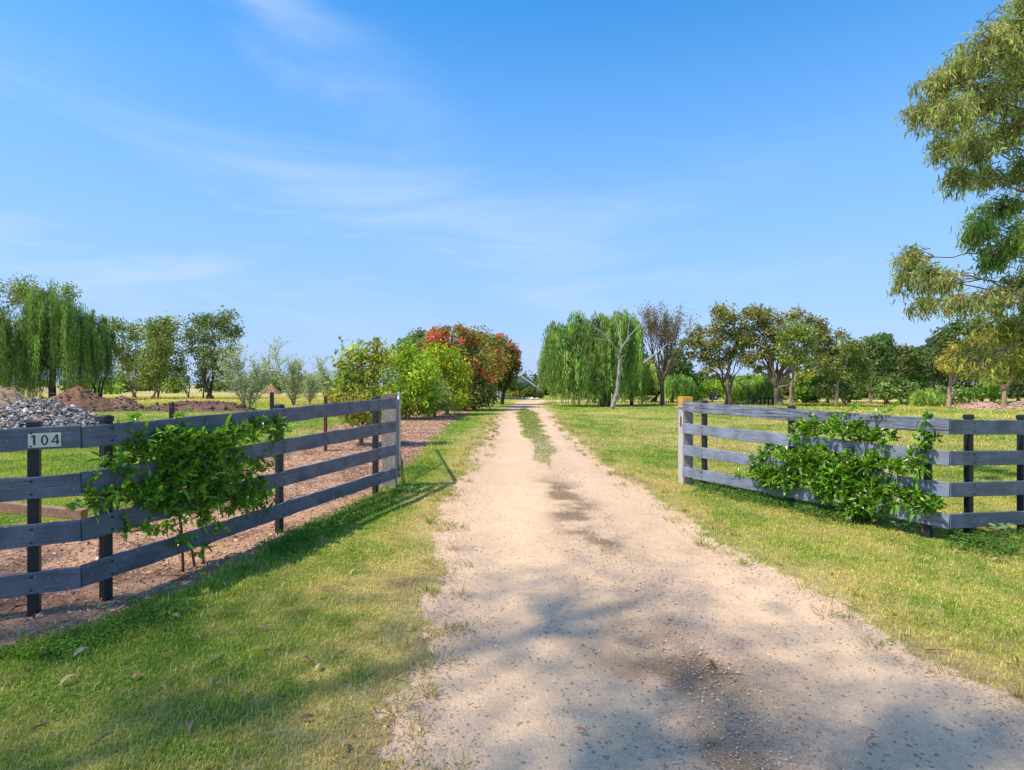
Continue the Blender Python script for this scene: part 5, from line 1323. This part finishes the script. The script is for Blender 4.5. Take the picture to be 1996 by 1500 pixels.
# ---- vines on the fences
def vine(label, clumps, A, B, seed, col, stems, tend, leaf=.055, shade_dy=(-.10, .12), flowers=False, dens=1.0):
    """clumps: (px, py, rx, ry, side) on the fence line A-B; side -1 in front of the rails, +1 behind"""
    rg = np.random.default_rng(seed); l = math.hypot(B[0] - A[0], B[1] - A[1]); dx, dy = (B[0] - A[0]) / l, (B[1] - A[1]) / l
    nx, ny = -dy, dx
    if nx * A[0] + ny * A[1] < 0: nx, ny = -nx, -ny
    def pt(px, py, off):
        x, y, t = line_at(px, A, B); x += nx * off; y += ny * off
        return np.array([(px - 998) / F * y, y, CH - (py - HY) * y / F])
    b = pt(stems[0][0][0], stems[0][0][1], 0); x, y = b[0], b[1]; b[2] = float(zg(x, y))
    e = empty('fence_vine', b, label, 'climbing plant', 'vines on the rail fences')
    st = Acc(); lf = Acc(); fl = Acc()
    cs = []
    for (px, py, rx, ry, sd) in clumps:
        C = pt(px, py, .05 * sd); s = C[1] / F
        if cs:
            Cn = min(cs, key=lambda q_: np.linalg.norm(q_ - C)); st.tube(bez(Cn, (Cn + C) / 2 + rg.normal(0, .03, 3), C, 6), [.006] * 6, 5, (.16, .11, .06))
        cs.append(C)
        area = rx * ry * math.pi * s * s
        n = int(area / (leaf * leaf * .40) * 8.5 * dens)
        u = rdir(n, rg) * rg.random((n, 1)) ** .45
        ax = np.array([dx, dy, 0]); nn = np.array([nx, ny, 0])
        # whorled shoots: leaves grouped on short tips
        nt_ = max(4, n // 7); tipu = rdir(nt_, rg) * rg.random((nt_, 1)) ** .38
        k = rg.integers(0, nt_, n)
        off = tipu[k]
        base = C + ax * (off[:, :1] * rx * s) + np.array([0, 0, 1.0]) * (off[:, 1:2] * ry * s) + nn * (off[:, 2:3] * .13)
        tipd = norm(tipu * np.array([1, 1, 1]) + rg.normal(0, .5, (nt_, 3)))
        tw = ax * tipd[:, :1] + np.array([0, 0, 1.0]) * (tipd[:, 1:2] + .45) + nn * (tipd[:, 2:3] - .35)
        tw = norm(tw)
        D = norm(tw[k] * .8 + rdir(n, rg))
        P = base + tw[k] * (rg.random((n, 1)) * .05) + rg.normal(0, .008, (n, 3))
        Nn = norm(np.array([0, 0, 1.0]) + rg.normal(0, .55, (n, 3)))
        CC = jcol(col, n, .28, .07, rg) * np.exp(rg.normal(0, .18, (nt_, 1)))[k]
        young = (rg.random(nt_) < .22)[k]; CC[young] = CC[young] * np.array([1.55, 1.35, 1.1])
        leaves(lf, P, D, Nn, leaf * np.exp(rg.normal(-.05, .36, n)), leaf * .46 * np.exp(rg.normal(0, .15, n)), np.clip(CC, .004, .8), True)
        for q in range(0, nt_, 3):
            p2 = C + ax * (tipu[q, 0] * rx * s) + np.array([0, 0, tipu[q, 1] * ry * s]) + nn * (tipu[q, 2] * .13)
            st.tube(bez(C, (C + p2) / 2 + rg.normal(0, .03, 3), p2, 4), [.004, .0035, .003, .002], 3, (.16, .12, .06))
        if flowers:
            m = rg.integers(1, 4)
            for q in range(m):
                pc = C + ax * (rg.normal(0, .5) * rx * s) + np.array([0, 0, rg.normal(0, .4) * ry * s]) - nn * .15
                mm = 14; leaves(fl, pc + rg.normal(0, .008, (mm, 3)), rdir(mm, rg), rdir(mm, rg), .016, .009, jcol((.75, .68, .52), mm, .1, .05, rg))
    for pts in stems:
        P = np.array([pt(p[0], p[1], (.02 if i % 2 else .05)) for i, p in enumerate(pts)])
        P[0][2] = float(zg(P[0][0], P[0][1])) - .02 if pts[0][2] else P[0][2]
        n = len(P); t = np.linspace(0, n - 1, n * 4); Q = np.stack([np.interp(t, np.arange(n), P[:, j]) for j in range(3)], -1); Q[1:-1] = (Q[:-2] + 2 * Q[1:-1] + Q[2:]) / 4
        ms = Acc(); ms.tube(Q, np.linspace(.011, .006, len(Q)), 6, (.16, .10, .07)); ms.build('stem', BARK, e, smooth=True, origin=b)
    for pts in tend:
        P = np.array([pt(p[0], p[1], -.04 - .01 * i) for i, p in enumerate(pts)]); n = len(P)
        t = np.linspace(0, n - 1, n * 5); Q = np.stack([np.interp(t, np.arange(n), P[:, j]) for j in range(3)], -1); Q[1:-1] = (Q[:-2] + 2 * Q[1:-1] + Q[2:]) / 4
        st.tube(Q, .0022, 4, (.25, .30, .08))
        m = len(Q) * 2; k = rg.integers(0, len(Q), m)
        leaves(lf, Q[k] + rg.normal(0, .006, (m, 3)), rdir(m, rg), norm(np.array([0, 0, 1.0]) + rg.normal(0, .6, (m, 3))), leaf * .75, leaf * .38, jcol(np.array(col) * 1.5, m, .2, .06, rg), True)
    st.build('twigs', BARK, e, origin=b); lf.build('foliage', GLOSSY, e, origin=b)
    if flowers and fl.v: fl.build('flowers', LEAF, e, origin=b)
VC = (.165, .31, .028)
vine('leafy green vine over the middle of the left fence, growing up on two bare stems',
     [(255, 868, 24, 22, 1), (290, 872, 34, 26, 1), (330, 868, 38, 34, -1), (345, 905, 34, 30, -1), (375, 862, 40, 24, -1), (415, 850, 38, 20, 1), (455, 842, 38, 17, 1), (500, 838, 34, 17, 1), (535, 842, 20, 22, 1), (385, 900, 44, 34, -1), (420, 920, 40, 32, -1), (360, 945, 42, 28, -1), (410, 950, 44, 26, -1), (455, 960, 28, 24, -1),
      (260, 950, 26, 22, 1), (235, 930, 14, 20, 1), (300, 955, 36, 22, 1), (320, 930, 30, 24, 1), (175, 980, 18, 18, 1), (195, 965, 14, 16, 1), (475, 915, 24, 13, 1), (505, 905, 18, 10, 1), (490, 975, 22, 12, 1), (455, 985, 24, 12, -1), (520, 965, 12, 8, 1), (350, 978, 34, 16, -1), (400, 982, 34, 14, -1), (305, 985, 26, 14, 1), (272, 968, 26, 18, 1), (225, 905, 16, 22, 1), (485, 950, 24, 16, 1), (440, 890, 30, 22, 1), (382, 1066, 16, 7, 1), (345, 1048, 14, 7, 1), (420, 1030, 18, 7, -1), (330, 1010, 24, 9, 1), (385, 1008, 22, 10, 1), (250, 1030, 12, 8, 1), (240, 1012, 8, 14, -1), (285, 1030, 18, 7, 1), (465, 995, 10, 6, -1)],
     LB, LC, 301, VC, [[(357, 1062, 1), (354, 1030, 0), (349, 1005, 0), (358, 985, 0), (375, 940, 0)], [(396, 1055, 1), (395, 1020, 0), (401, 990, 0), (400, 960, 0)], [(380, 1080, 1), (372, 1060, 0), (345, 1030, 0)]],
     [[(440, 930), (480, 905), (510, 885), (530, 872)], [(340, 845), (360, 835), (362, 822)], [(215, 880), (190, 915), (180, 935)], [(500, 850), (540, 830), (560, 815)], [(243, 993), (246, 1010), (250, 1035)], [(300, 1040), (330, 1030), (360, 1015)], [(330, 1065), (375, 1045), (420, 1035)], [(470, 975), (500, 968), (520, 960)], [(340, 815), (352, 806), (374, 796)], [(250, 816), (262, 812), (270, 806)]], leaf=.056, dens=1.05)
vine('dense sunlit vine sprawling over the middle of the right fence, with small cream flowers',
     [(1590, 832, 28, 14, 1), (1640, 836, 34, 18, -1), (1690, 842, 34, 20, 1), (1560, 845, 18, 14, 1), (1720, 855, 18, 16, 1), (1550, 895, 30, 20, -1), (1600, 890, 38, 20, -1), (1650, 900, 36, 22, -1), (1695, 905, 30, 22, 1), (1500, 925, 34, 22, -1), (1530, 935, 38, 24, -1), (1580, 925, 34, 24, -1), (1640, 930, 38, 26, -1), (1660, 965, 38, 26, -1), (1620, 955, 34, 24, -1), (1690, 985, 34, 20, -1), (1660, 990, 28, 16, -1), (1710, 955, 30, 22, -1), (1750, 965, 28, 18, -1), (1790, 975, 28, 18, -1), (1820, 985, 20, 14, -1), (1750, 910, 22, 14, -1), (1790, 905, 18, 18, -1), (1805, 850, 14, 14, -1), (1795, 885, 12, 12, -1), (1505, 880, 16, 12, 1), (1480, 905, 16, 12, -1), (1720, 905, 16, 20, 1)],
     RA, RB, 302, (.135, .285, .020), [[(1660, 1015, 1), (1655, 990, 0), (1640, 960, 0), (1610, 900, 0)], [(1720, 1020, 1), (1700, 990, 0), (1690, 960, 0)], [(1590, 985, 1), (1585, 950, 0), (1580, 900, 0)], [(1799, 1020, 1), (1797, 960, 0), (1788, 885, 0), (1800, 855, 0)]],
     [[(1440, 918), (1465, 925), (1490, 925)], [(1470, 868), (1500, 880), (1520, 890)], [(1585, 830), (1590, 815), (1578, 805)], [(1625, 830), (1628, 818), (1625, 810)], [(1640, 806), (1662, 798), (1668, 786)], [(1700, 806), (1735, 800), (1748, 782)], [(1800, 832), (1804, 815), (1808, 802)], [(1445, 925), (1430, 920)], [(1540, 855), (1560, 865), (1578, 870)]], leaf=.062, flowers=True)

# leafy weed plants by the right fence
def weed_plant(px, py, label, s=.14, n=9, col=(.15, .28, .06)):
    bx, by = gp(px, py); B = np.array([bx, by, float(zg(bx, by))]); e = empty('weed_plant', B, label, 'weed', 'broad leaved weeds at the fence feet')
    st = Acc(); lf = Acc()
    for i in range(n):
        u = norm(np.array([R.normal(), R.normal(), 1.3 + R.random()])); p = B + u * s * (.5 + .7 * R.random())
        st.tube(bez(B, (B + p) / 2 + R.normal(0, .01, 3), p, 4), .003, 4, (.20, .28, .10))
        leaves(lf, p[None], norm(np.array([[R.normal(), R.normal(), .2]])), np.array([[0, 0, 1.0]]) + R.normal(0, .3, (1, 3)), s * .55, s * .42, jcol(col, 1), True)
    st.build('stems', LEAF, e, origin=B); lf.build('leaf_rosette', GLOSSY, e, origin=B)
weed_plant(1943, 1052, 'pale broad leaved weed right of the corner of the right fence', .17, 8, (.20, .34, .12))
weed_plant(1752, 1035, 'small leafy weed in the shade below the right vine', .12, 10)
weed_plant(754, 944, 'thin upright weed at the foot of the left gate post', .13, 8)
weed_plant(1410, 965, 'leafy weed in front of the first black post of the right fence', .08, 12)

# ------------------------------------------------------------------ heaps
def heap(name, label, cx, base_py, top_py, half_w, col, seed, mt=SOIL, extra=None, cat='heap', group=None, yoff=0):
    bx, by = gp(cx, base_py); by += yoff; rg = np.random.default_rng(seed)
    z0 = float(zg(bx, by)); s = by / F; Hh = CH - (top_py - HY) * by / F - z0; Wd = half_w * s
    e = empty(name, (bx, by, z0), label, cat, group)
    n = 70; g = np.linspace(-1.15, 1.15, n); X, Yv = np.meshgrid(g, g)
    r = np.sqrt(X ** 2 + Yv ** 2)
    nz = fbm(X * 2.2 + seed, Yv * 2.2, seed, 5)
    prof = np.clip(1 - r ** 1.35, -.2, 1)
    Z = Hh * (prof * (0.72 + .56 * nz)) + (fbm(X * 14, Yv * 14, seed + 5, 3) - .5) * .10 * (prof > 0)
    Z = np.where(r > 1.02, -.1, Z)
    V = np.stack([X * Wd, Yv * min(Wd, 2.6 * Hh), Z], -1).reshape(-1, 3)
    cn = fbm(X * 6, Yv * 6, seed + 9, 4)
    C = np.array(col)[None, None] * (0.65 + .75 * cn)[..., None]
    idx = np.arange(n * n).reshape(n, n); q = np.stack([idx[:-1, :-1], idx[:-1, 1:], idx[1:, 1:], idx[1:, :-1]], -1).reshape(-1, 4)
    a = Acc(); a.add(V, q=q, c=C.reshape(-1, 3)); a.build('mound', mt, e, smooth=True)
    a = Acc(); m = extra[0] if extra else 500
    k = rg.integers(0, len(V), m * 3); k = k[V[k][:, 2] > .02][:m]; P = V[k] + rg.normal(0, .5, (len(k), 3)) * np.array([Wd * .03, Wd * .03, 0])
    rad = (extra[1] if extra else .035) * np.exp(rg.normal(0, .4, len(k)))
    pal = np.array(extra[2]) if extra else np.array([col, np.array(col) * .6, np.array(col) * 1.3])
    rocks(a, P + np.array([0, 0, 1]) * rad[:, None] * .3, rad, pal[rg.integers(0, len(pal), len(k))] * np.exp(rg.normal(0, .15, (len(k), 1))), .7, rg)
    o = a.build('stones' if extra else 'clods', STONE, e); o['kind'] = 'stuff'
    return e
HGp = 'heaps in the left paddock'
heap('stone_heap', 'heap of bluish grey and white broken stones behind the house number', 82, 834, 779, 116, (.18, .15, .13), 3, extra=(11000, .030, [(.17, .16, .17), (.36, .33, .30), (.54, .49, .43), (.26, .20, .16), (.44, .29, .20), (.08, .075, .08), (.11, .10, .10), (.34, .28, .23)]), group=HGp)
heap('soil_heap', 'brown soil heap between the willow trunk and the stone heap', 150, 801, 759, 88, (.20, .105, .062), 5, group=HGp)
heap('soil_heap', 'tan sandy soil heap cut by the left picture edge', -10, 806, 744, 80, (.50, .31, .18), 6, group=HGp)
heap('soil_heap', 'low long dark brown soil heap with clods in the middle of the left paddock', 385, 800, 779, 115, (.17, .095, .07), 8, group=HGp)
heap('soil_heap', 'small low brown soil heap left of the long dark one', 235, 800, 772, 45, (.28, .16, .10), 9, group=HGp)
heap('soil_heap', 'distant orange brown soil heap between the two silvery saplings', 528, 768, 751, 20, (.40, .22, .13), 10, group=HGp)
heap('soil_heap', 'pink soil heap at the edge of the wood on the right', 1912, 797, 782, 44, (.46, .29, .20), 12)
heap('soil_heap', 'low pink soil heap at the right picture edge', 1990, 797, 783, 34, (.44, .29, .19), 13)

# ------------------------------------------------------------------ buildings and small far things
def shed():
    Y = 52.0; s = Y / F
    def X(px): return (px - 998) * s
    def Z(py): return CH - (py - HY) * s
    z0 = float(zg(0, Y))
    CR = simple('cream_cladding', (.55, .55, .52), .7, .2, 0, 3, .06); RF = simple('pale_metal_roof', (.55, .57, .60), .45, .5, .2, 3, .08)
    GR = simple('grey_door', (.36, .42, .42), .6, .3, 0, 3, .08); WT = simple('white_trim', (.50, .51, .52), .5, .3, 0, 3, .04)
    e = empty('farm_shed', (X(1000), Y, z0), 'pale shed with a white edged gable roof at the end of the drive', 'building')
    x0, x1, ze = X(950), X(1046), Z(757); d = 7.0; xr = X(1016) ; zr = Z(733)
    a = Acc()
    V = [(x0, Y, z0), (x1, Y, z0), (x1, Y, ze), (xr, Y, zr - .05), (x0, Y, zr - .45), (x0, Y + d, z0), (x1, Y + d, z0), (x1, Y + d, ze), (xr, Y + d, zr - .05), (x0, Y + d, zr - .45)]
    a.add(V, t=[(0, 1, 2), (0, 2, 3), (0, 3, 4), (5, 7, 6), (5, 8, 7), (5, 9, 8)], q=[(1, 6, 7, 2), (0, 4, 9, 5)])
    a.build('wall', CR, e, origin=e.location)
    def slab(pA, pB, nm, th=.10, o_=.3):
        a = Acc(); (xa, za), (xb, zb) = pA, pB
        v = [(xa, Y - o_, za), (xb, Y - o_, zb), (xb, Y + d + o_, zb), (xa, Y + d + o_, za)]
        v += [(p[0], p[1], p[2] + th) for p in v]
        a.add(v, q=[(0, 3, 2, 1), (4, 5, 6, 7), (0, 1, 5, 4), (1, 2, 6, 5), (2, 3, 7, 6), (3, 0, 4, 7)]); return a.build(nm, RF, e, origin=e.location)
    r_ = slab((xr, zr), (x1 + .35, ze - .12), 'roof'); slab((x0 - .3, zr - .5), (xr - .002, zr + .0), 'roof')
    a = Acc()
    v = [(xr, Y - .36, zr - .06), (x1 + .36, Y - .36, ze - .20), (x1 + .36, Y - .31, ze - .20), (xr, Y - .31, zr - .06)]; v += [(p[0], p[1], p[2] + .17) for p in v]
    a.add(v, q=[(0, 3, 2, 1), (4, 5, 6, 7), (0, 1, 5, 4), (1, 2, 6, 5), (2, 3, 7, 6), (3, 0, 4, 7)]); a.build('barge_board', WT, e, origin=e.location)
    for pa, pb in ((955, 968), (972, 985)):
        a = Acc(); a.box((X(pa), Y - .06, z0), (X(pb), Y - .002, Z(757)))
        for k in range(6): a.box((X(pa) + .01, Y - .075, z0 + .1 + k * .16), (X(pb) - .01, Y - .0602, z0 + .16 + k * .16))
        dd = a.build('roller_door', GR, e, origin=e.location)
        a = Acc(); a.box(((X(pa) + X(pb)) / 2 - .08, Y - .10, z0 + .5), ((X(pa) + X(pb)) / 2 + .08, Y - .0752, z0 + .54)); a.build('handle', WT, dd, origin=e.location)
    a = Acc(); a.box((X(968.6), Y - .12, z0), (X(971.4), Y - .003, Z(755))); a.build('door_pillar', WT, e, origin=e.location)
    a = Acc(); a.box((X(1030), Y - .05, z0 + .35), (X(1036), Y - .002, z0 + .95)); fw = a.build('window', WT, e, origin=e.location)
    a = Acc(); a.box((X(1030.6), Y - .06, z0 + .40), (X(1035.4), Y - .0502, z0 + .90)); a.build('pane', BLACK, fw, origin=e.location)
shed()
def far_things():
    # stone border at the bend
    bx, Y = gp(1008, 777.6); Z0 = float(zg(bx, Y)); rg = np.random.default_rng(3)
    a = Acc(); n = 46; px = 975 + np.arange(n) * 1.7; P = np.stack([(px - 998) * Y / F, Y + rg.normal(0, .1, n), np.full(n, Z0 + .05)], -1)
    rocks(a, P, .11 * np.exp(rg.normal(0, .2, n)), jcol((.55, .47, .40), n, .15, .05, rg), .7, rg)
    o = a.build('stone_edging', STONE, None, origin=P[0]); o.location = P[0]; tag(o, 'row of pale rocks edging the garden at the bend of the drive', 'edging')
    # dark car seen between the trees
    CAR = simple('dark_car_paint', (.05, .055, .07), .25, .6, .3, 3, .05); GL = simple('car_glass', (.05, .06, .07), .1, .6, 0, 3, .05); TY = simple('tyre', (.02, .02, .02), .8, .2)
    Y = 46.0; x = (1373 - 998) * Y / F; z0 = float(zg(x, Y))
    e = empty('parked_car', (x, Y, z0), 'small dark car parked under the trees behind the right gate post', 'car')
    prof = [(-2.1, .35), (-2.15, .75), (-1.3, .88), (-.75, 1.38), (.75, 1.42), (1.45, .98), (2.1, .92), (2.15, .35)]
    a = Acc(); n = len(prof); v = [(p[0] * .55, -.45, p[1] * .62) for p in prof] + [(p[0] * .55, .45, p[1] * .62) for p in prof]
    a.add(v, q=[(i, (i + 1) % n, n + (i + 1) % n, n + i) for i in range(n)], t=[(0, i + 1, i) for i in range(1, n - 1)] + [(n, n + i, n + i + 1) for i in range(1, n - 1)])
    a.build('body', CAR, e)
    for sx in (-.42, .06):
        a = Acc(); a.box((sx, -.458, .56), (sx + .42, -.4505, .82)); a.build('window', GL, e)
    for sx in (-.72, .72):
        for sy in (-.42, .42):
            a = Acc(); a.tube([(sx, sy - .08, .2), (sx, sy + .08, .2)], .2, 14); w_ = a.build('wheel', TY, e)
            a = Acc(); a.tube([(sx, sy - .085, .2), (sx, sy + .085, .2)], .10, 10); a.build('rim', GALV, w_)
    # pale garden shed / green tank behind lime tree
    GN = simple('green_cladding', (.22, .38, .30), .6, .3, 0, 3, .06); Y = 50.0
    def hut(px0, px1, top, m_, label, name, rm):
        x0, x1 = (px0 - 998) * Y / F, (px1 - 998) * Y / F; z0 = float(zg(x0, Y)); zt = CH - (top - HY) * Y / F
        e = empty(name, ((x0 + x1) / 2, Y, z0), label, 'building')
        a = Acc(); a.box((x0, Y, z0), (x1, Y + 2, zt)); a.build('wall', m_, e, origin=e.location)
        a = Acc(); xm = (x0 + x1) / 2; h = .28
        V = [(x0 - .12, Y - .12, zt), (x1 + .12, Y - .12, zt), (xm, Y - .12, zt + h), (x0 - .12, Y + 2.12, zt), (x1 + .12, Y + 2.12, zt), (xm, Y + 2.12, zt + h)]
        a.add(V, t=[(0, 1, 2), (3, 5, 4)], q=[(0, 2, 5, 3), (1, 4, 5, 2), (0, 3, 4, 1)]); a.build('roof', rm, e, origin=e.location)
        a = Acc(); a.box((xm - .25, Y - .03, z0 + .02), (xm + .25, Y - .002, z0 + (zt - z0) * .8)); dr = a.build('door', m_, e, origin=e.location)
        a = Acc(); a.box((xm + .16, Y - .05, z0 + .45), (xm + .2, Y - .0302, z0 + .55)); a.build('handle', GALV, dr, origin=e.location)
    RFG = simple('grey_roof', (.30, .30, .30), .5, .4, .2, 3, .08); RED = simple('red_brick', (.32, .12, .08), .85, .1, 0, 8, .25)
    hut(1392, 1405, 770, GN, 'small green garden shed behind the lime green round tree', 'garden_shed', RFG)
    hut(1368, 1378, 770, RED, 'tiny red brick hut behind the dark car', 'brick_hut', RFG)
    tree('flowering_bush', 'white flowering bush under the dark tree right of the willow', 'bush', None, (1262, 782), [(1256, 775, 7, 5), (1268, 775, 7, 5)], (.50, .48, .44), (.10, .06), 1.2, .04, stems=2, seed=401, alt=(.15, .2, .08), palt=.4)
    # low black rail fence
    bx, Y = gp(1490, 790); e = empty('paddock_fence', (bx, Y, float(zg(bx, Y))), 'low black rail fence at the foot of the small willow mop', 'fence')
    for i, px in enumerate(range(1458, 1530, 8)):
        x = (px - 998) * Y / F; z0 = float(zg(x, Y)); a = Acc(); a.box((x - .04, Y - .04, z0 - .1), (x + .04, Y + .04, z0 + .50), bev=.005); a.build('post', BLACKP, e, origin=e.location)
    for z in (.18, .40):
        box_object('rail', 1, .05, .03, BLACKP, e, ((1456 - 998) * Y / F, Y - .06, float(zg(bx, Y)) + z), ((1526 - 998) * Y / F, Y - .06, float(zg(bx, Y)) + z))
far_things()

# ------------------------------------------------------------------ fallen leaves, sticks
def curled_leaf(l, wd, col, seed):
    rg = np.random.default_rng(seed); a = Acc(); n = 9; V = []; C = []
    for i in range(n):
        t = i / (n - 1); hw = wd / 2 * math.sin(math.pi * t ** .8) + .0004; z = .010 * math.sin(t * 3.1) + .003
        y = .12 * l * math.sin(t * 2.6)
        V += [((t - .5) * l, y - hw, z + hw * .45), ((t - .5) * l, y, z), ((t - .5) * l, y + hw, z + hw * .55)]
        C += [np.array(col) * (.85 + .3 * rg.random())] * 3
    q = [(i * 3 + j, i * 3 + j + 3, i * 3 + j + 4, i * 3 + j + 1) for i in range(n - 1) for j in range(2)]
    a.add(V, q=q, c=np.array(C)); o = a.build('fallen_leaf', LEAF, smooth=True); return o
kinds = {'pink': (.52, .29, .19), 'tan': (.58, .42, .26), 'olive': (.50, .45, .20), 'brown': (.20, .10, .06), 'cream': (.56, .45, .33)}
protos = {}
where = [(317, 1202, 'cream', 'left lawn'), (346, 1203, 'pink', 'left lawn'), (158, 1280, 'cream', 'left lawn'), (270, 1321, 'pink', 'left lawn'), (333, 1325, 'tan', 'left lawn'), (412, 1332, 'olive', 'left lawn'), (428, 1337, 'tan', 'left lawn'), (482, 1357, 'pink', 'left lawn'), (618, 1308, 'cream', 'left lawn'), (598, 1403, 'brown', 'left lawn'), (624, 1390, 'tan', 'left lawn'), (397, 1390, 'tan', 'left lawn'), (135, 1332, 'tan', 'left lawn'), (510, 1230, 'pink', 'left lawn'), (622, 1168, 'tan', 'left lawn'), (730, 1238, 'pink', 'left lawn'), (690, 1120, 'tan', 'left lawn'), (670, 1462, 'tan', 'left lawn'), (375, 1427, 'pink', 'left lawn'), (729, 1387, 'tan', 'left lawn'), (595, 1293, 'brown', 'left lawn'),
         (1133, 1427, 'pink', 'gravel drive'), (1705, 1451, 'pink', 'gravel drive'), (1765, 1240, 'pink', 'gravel drive'), (1290, 1495, 'tan', 'gravel drive'), (1388, 1297, 'brown', 'gravel drive'), (1385, 1450, 'tan', 'gravel drive'),
         (1955, 970, 'tan', 'right lawn'), (1842, 925, 'tan', 'right lawn'), (1925, 932, 'cream', 'right lawn'), (1866, 1079, 'pink', 'right lawn'), (1757, 1043, 'pink', 'right lawn'), (1940, 1095, 'tan', 'right lawn'), (1895, 1110, 'pink', 'right lawn'), (1620, 1120, 'tan', 'right lawn'), (1930, 866, 'cream', 'right lawn'), (1900, 850, 'tan', 'right lawn'), (1985, 1290, 'brown', 'right lawn')]
for i, (px, py, kd, wh) in enumerate(where):
    x, y = gp(px, py); gz = float(ground_z(np.array([x]), np.array([y]))[0][0])
    if kd not in protos: o = protos[kd] = curled_leaf(.066, .019, kinds[kd], i)
    else: o = protos[kd].copy(); COL.objects.link(o)
    up = .018 if wh != 'gravel drive' else .004
    sc = .8 + .7 * R.random()
    o.location = (x, y, gz + up); o.rotation_euler = (R.normal(0, .25), R.normal(0, .25), R.random() * 6.28); o.scale = (sc, sc, sc)
    tag(o, 'fallen %s gum leaf lying on the %s' % ({'brown': 'dark brown', 'pink': 'pinkish', 'tan': 'tan', 'olive': 'large olive yellow', 'cream': 'pale cream'}[kd], wh), 'leaf', 'fallen gum leaves')
lt = [(1640, 1180, 1690, 1200), (1805, 1270, 1850, 1272), (1385, 1320, 1450, 1318), (60, 1425, 95, 1413), (190, 1450, 215, 1435), (410, 1298, 440, 1280), (1380, 1300, 1398, 1310)]
for i, (a0, b0, a1, b1) in enumerate(lt):
    P0 = gp(a0, b0); P1 = gp(a1, b1); p = [np.array([q[0], q[1], float(zg(*q)) + .012]) for q in (P0, P1)]
    a = Acc(); m = (p[0] + p[1]) / 2 + R.normal(0, .012, 3); m[2] = p[0][2] + .012
    a.tube(bez(p[0], m, p[1], 7), np.linspace(.004, .002, 7), 5, (.17, .11, .08)); a.tube([m, m + np.array([.02, .02, .012])], [.002, .001], 4, (.17, .11, .08))
    o = a.build('twig', BARK, None, origin=p[0]); o.location = p[0]
    tag(o, ['thin brown twig at the right edge of the gravel, nearer the fence', 'short brown twig on the dry grass at the right edge of the drive', 'fine twig in the middle of the gravel drive', 'dark twig low in the left corner of the lawn', 'short dark twig on the left lawn right of the corner twig', 'dark twig in the shade above the olive leaf on the left lawn', 'tiny dark twig beside the fine one on the gravel'][i], 'twig', 'twigs on the ground')
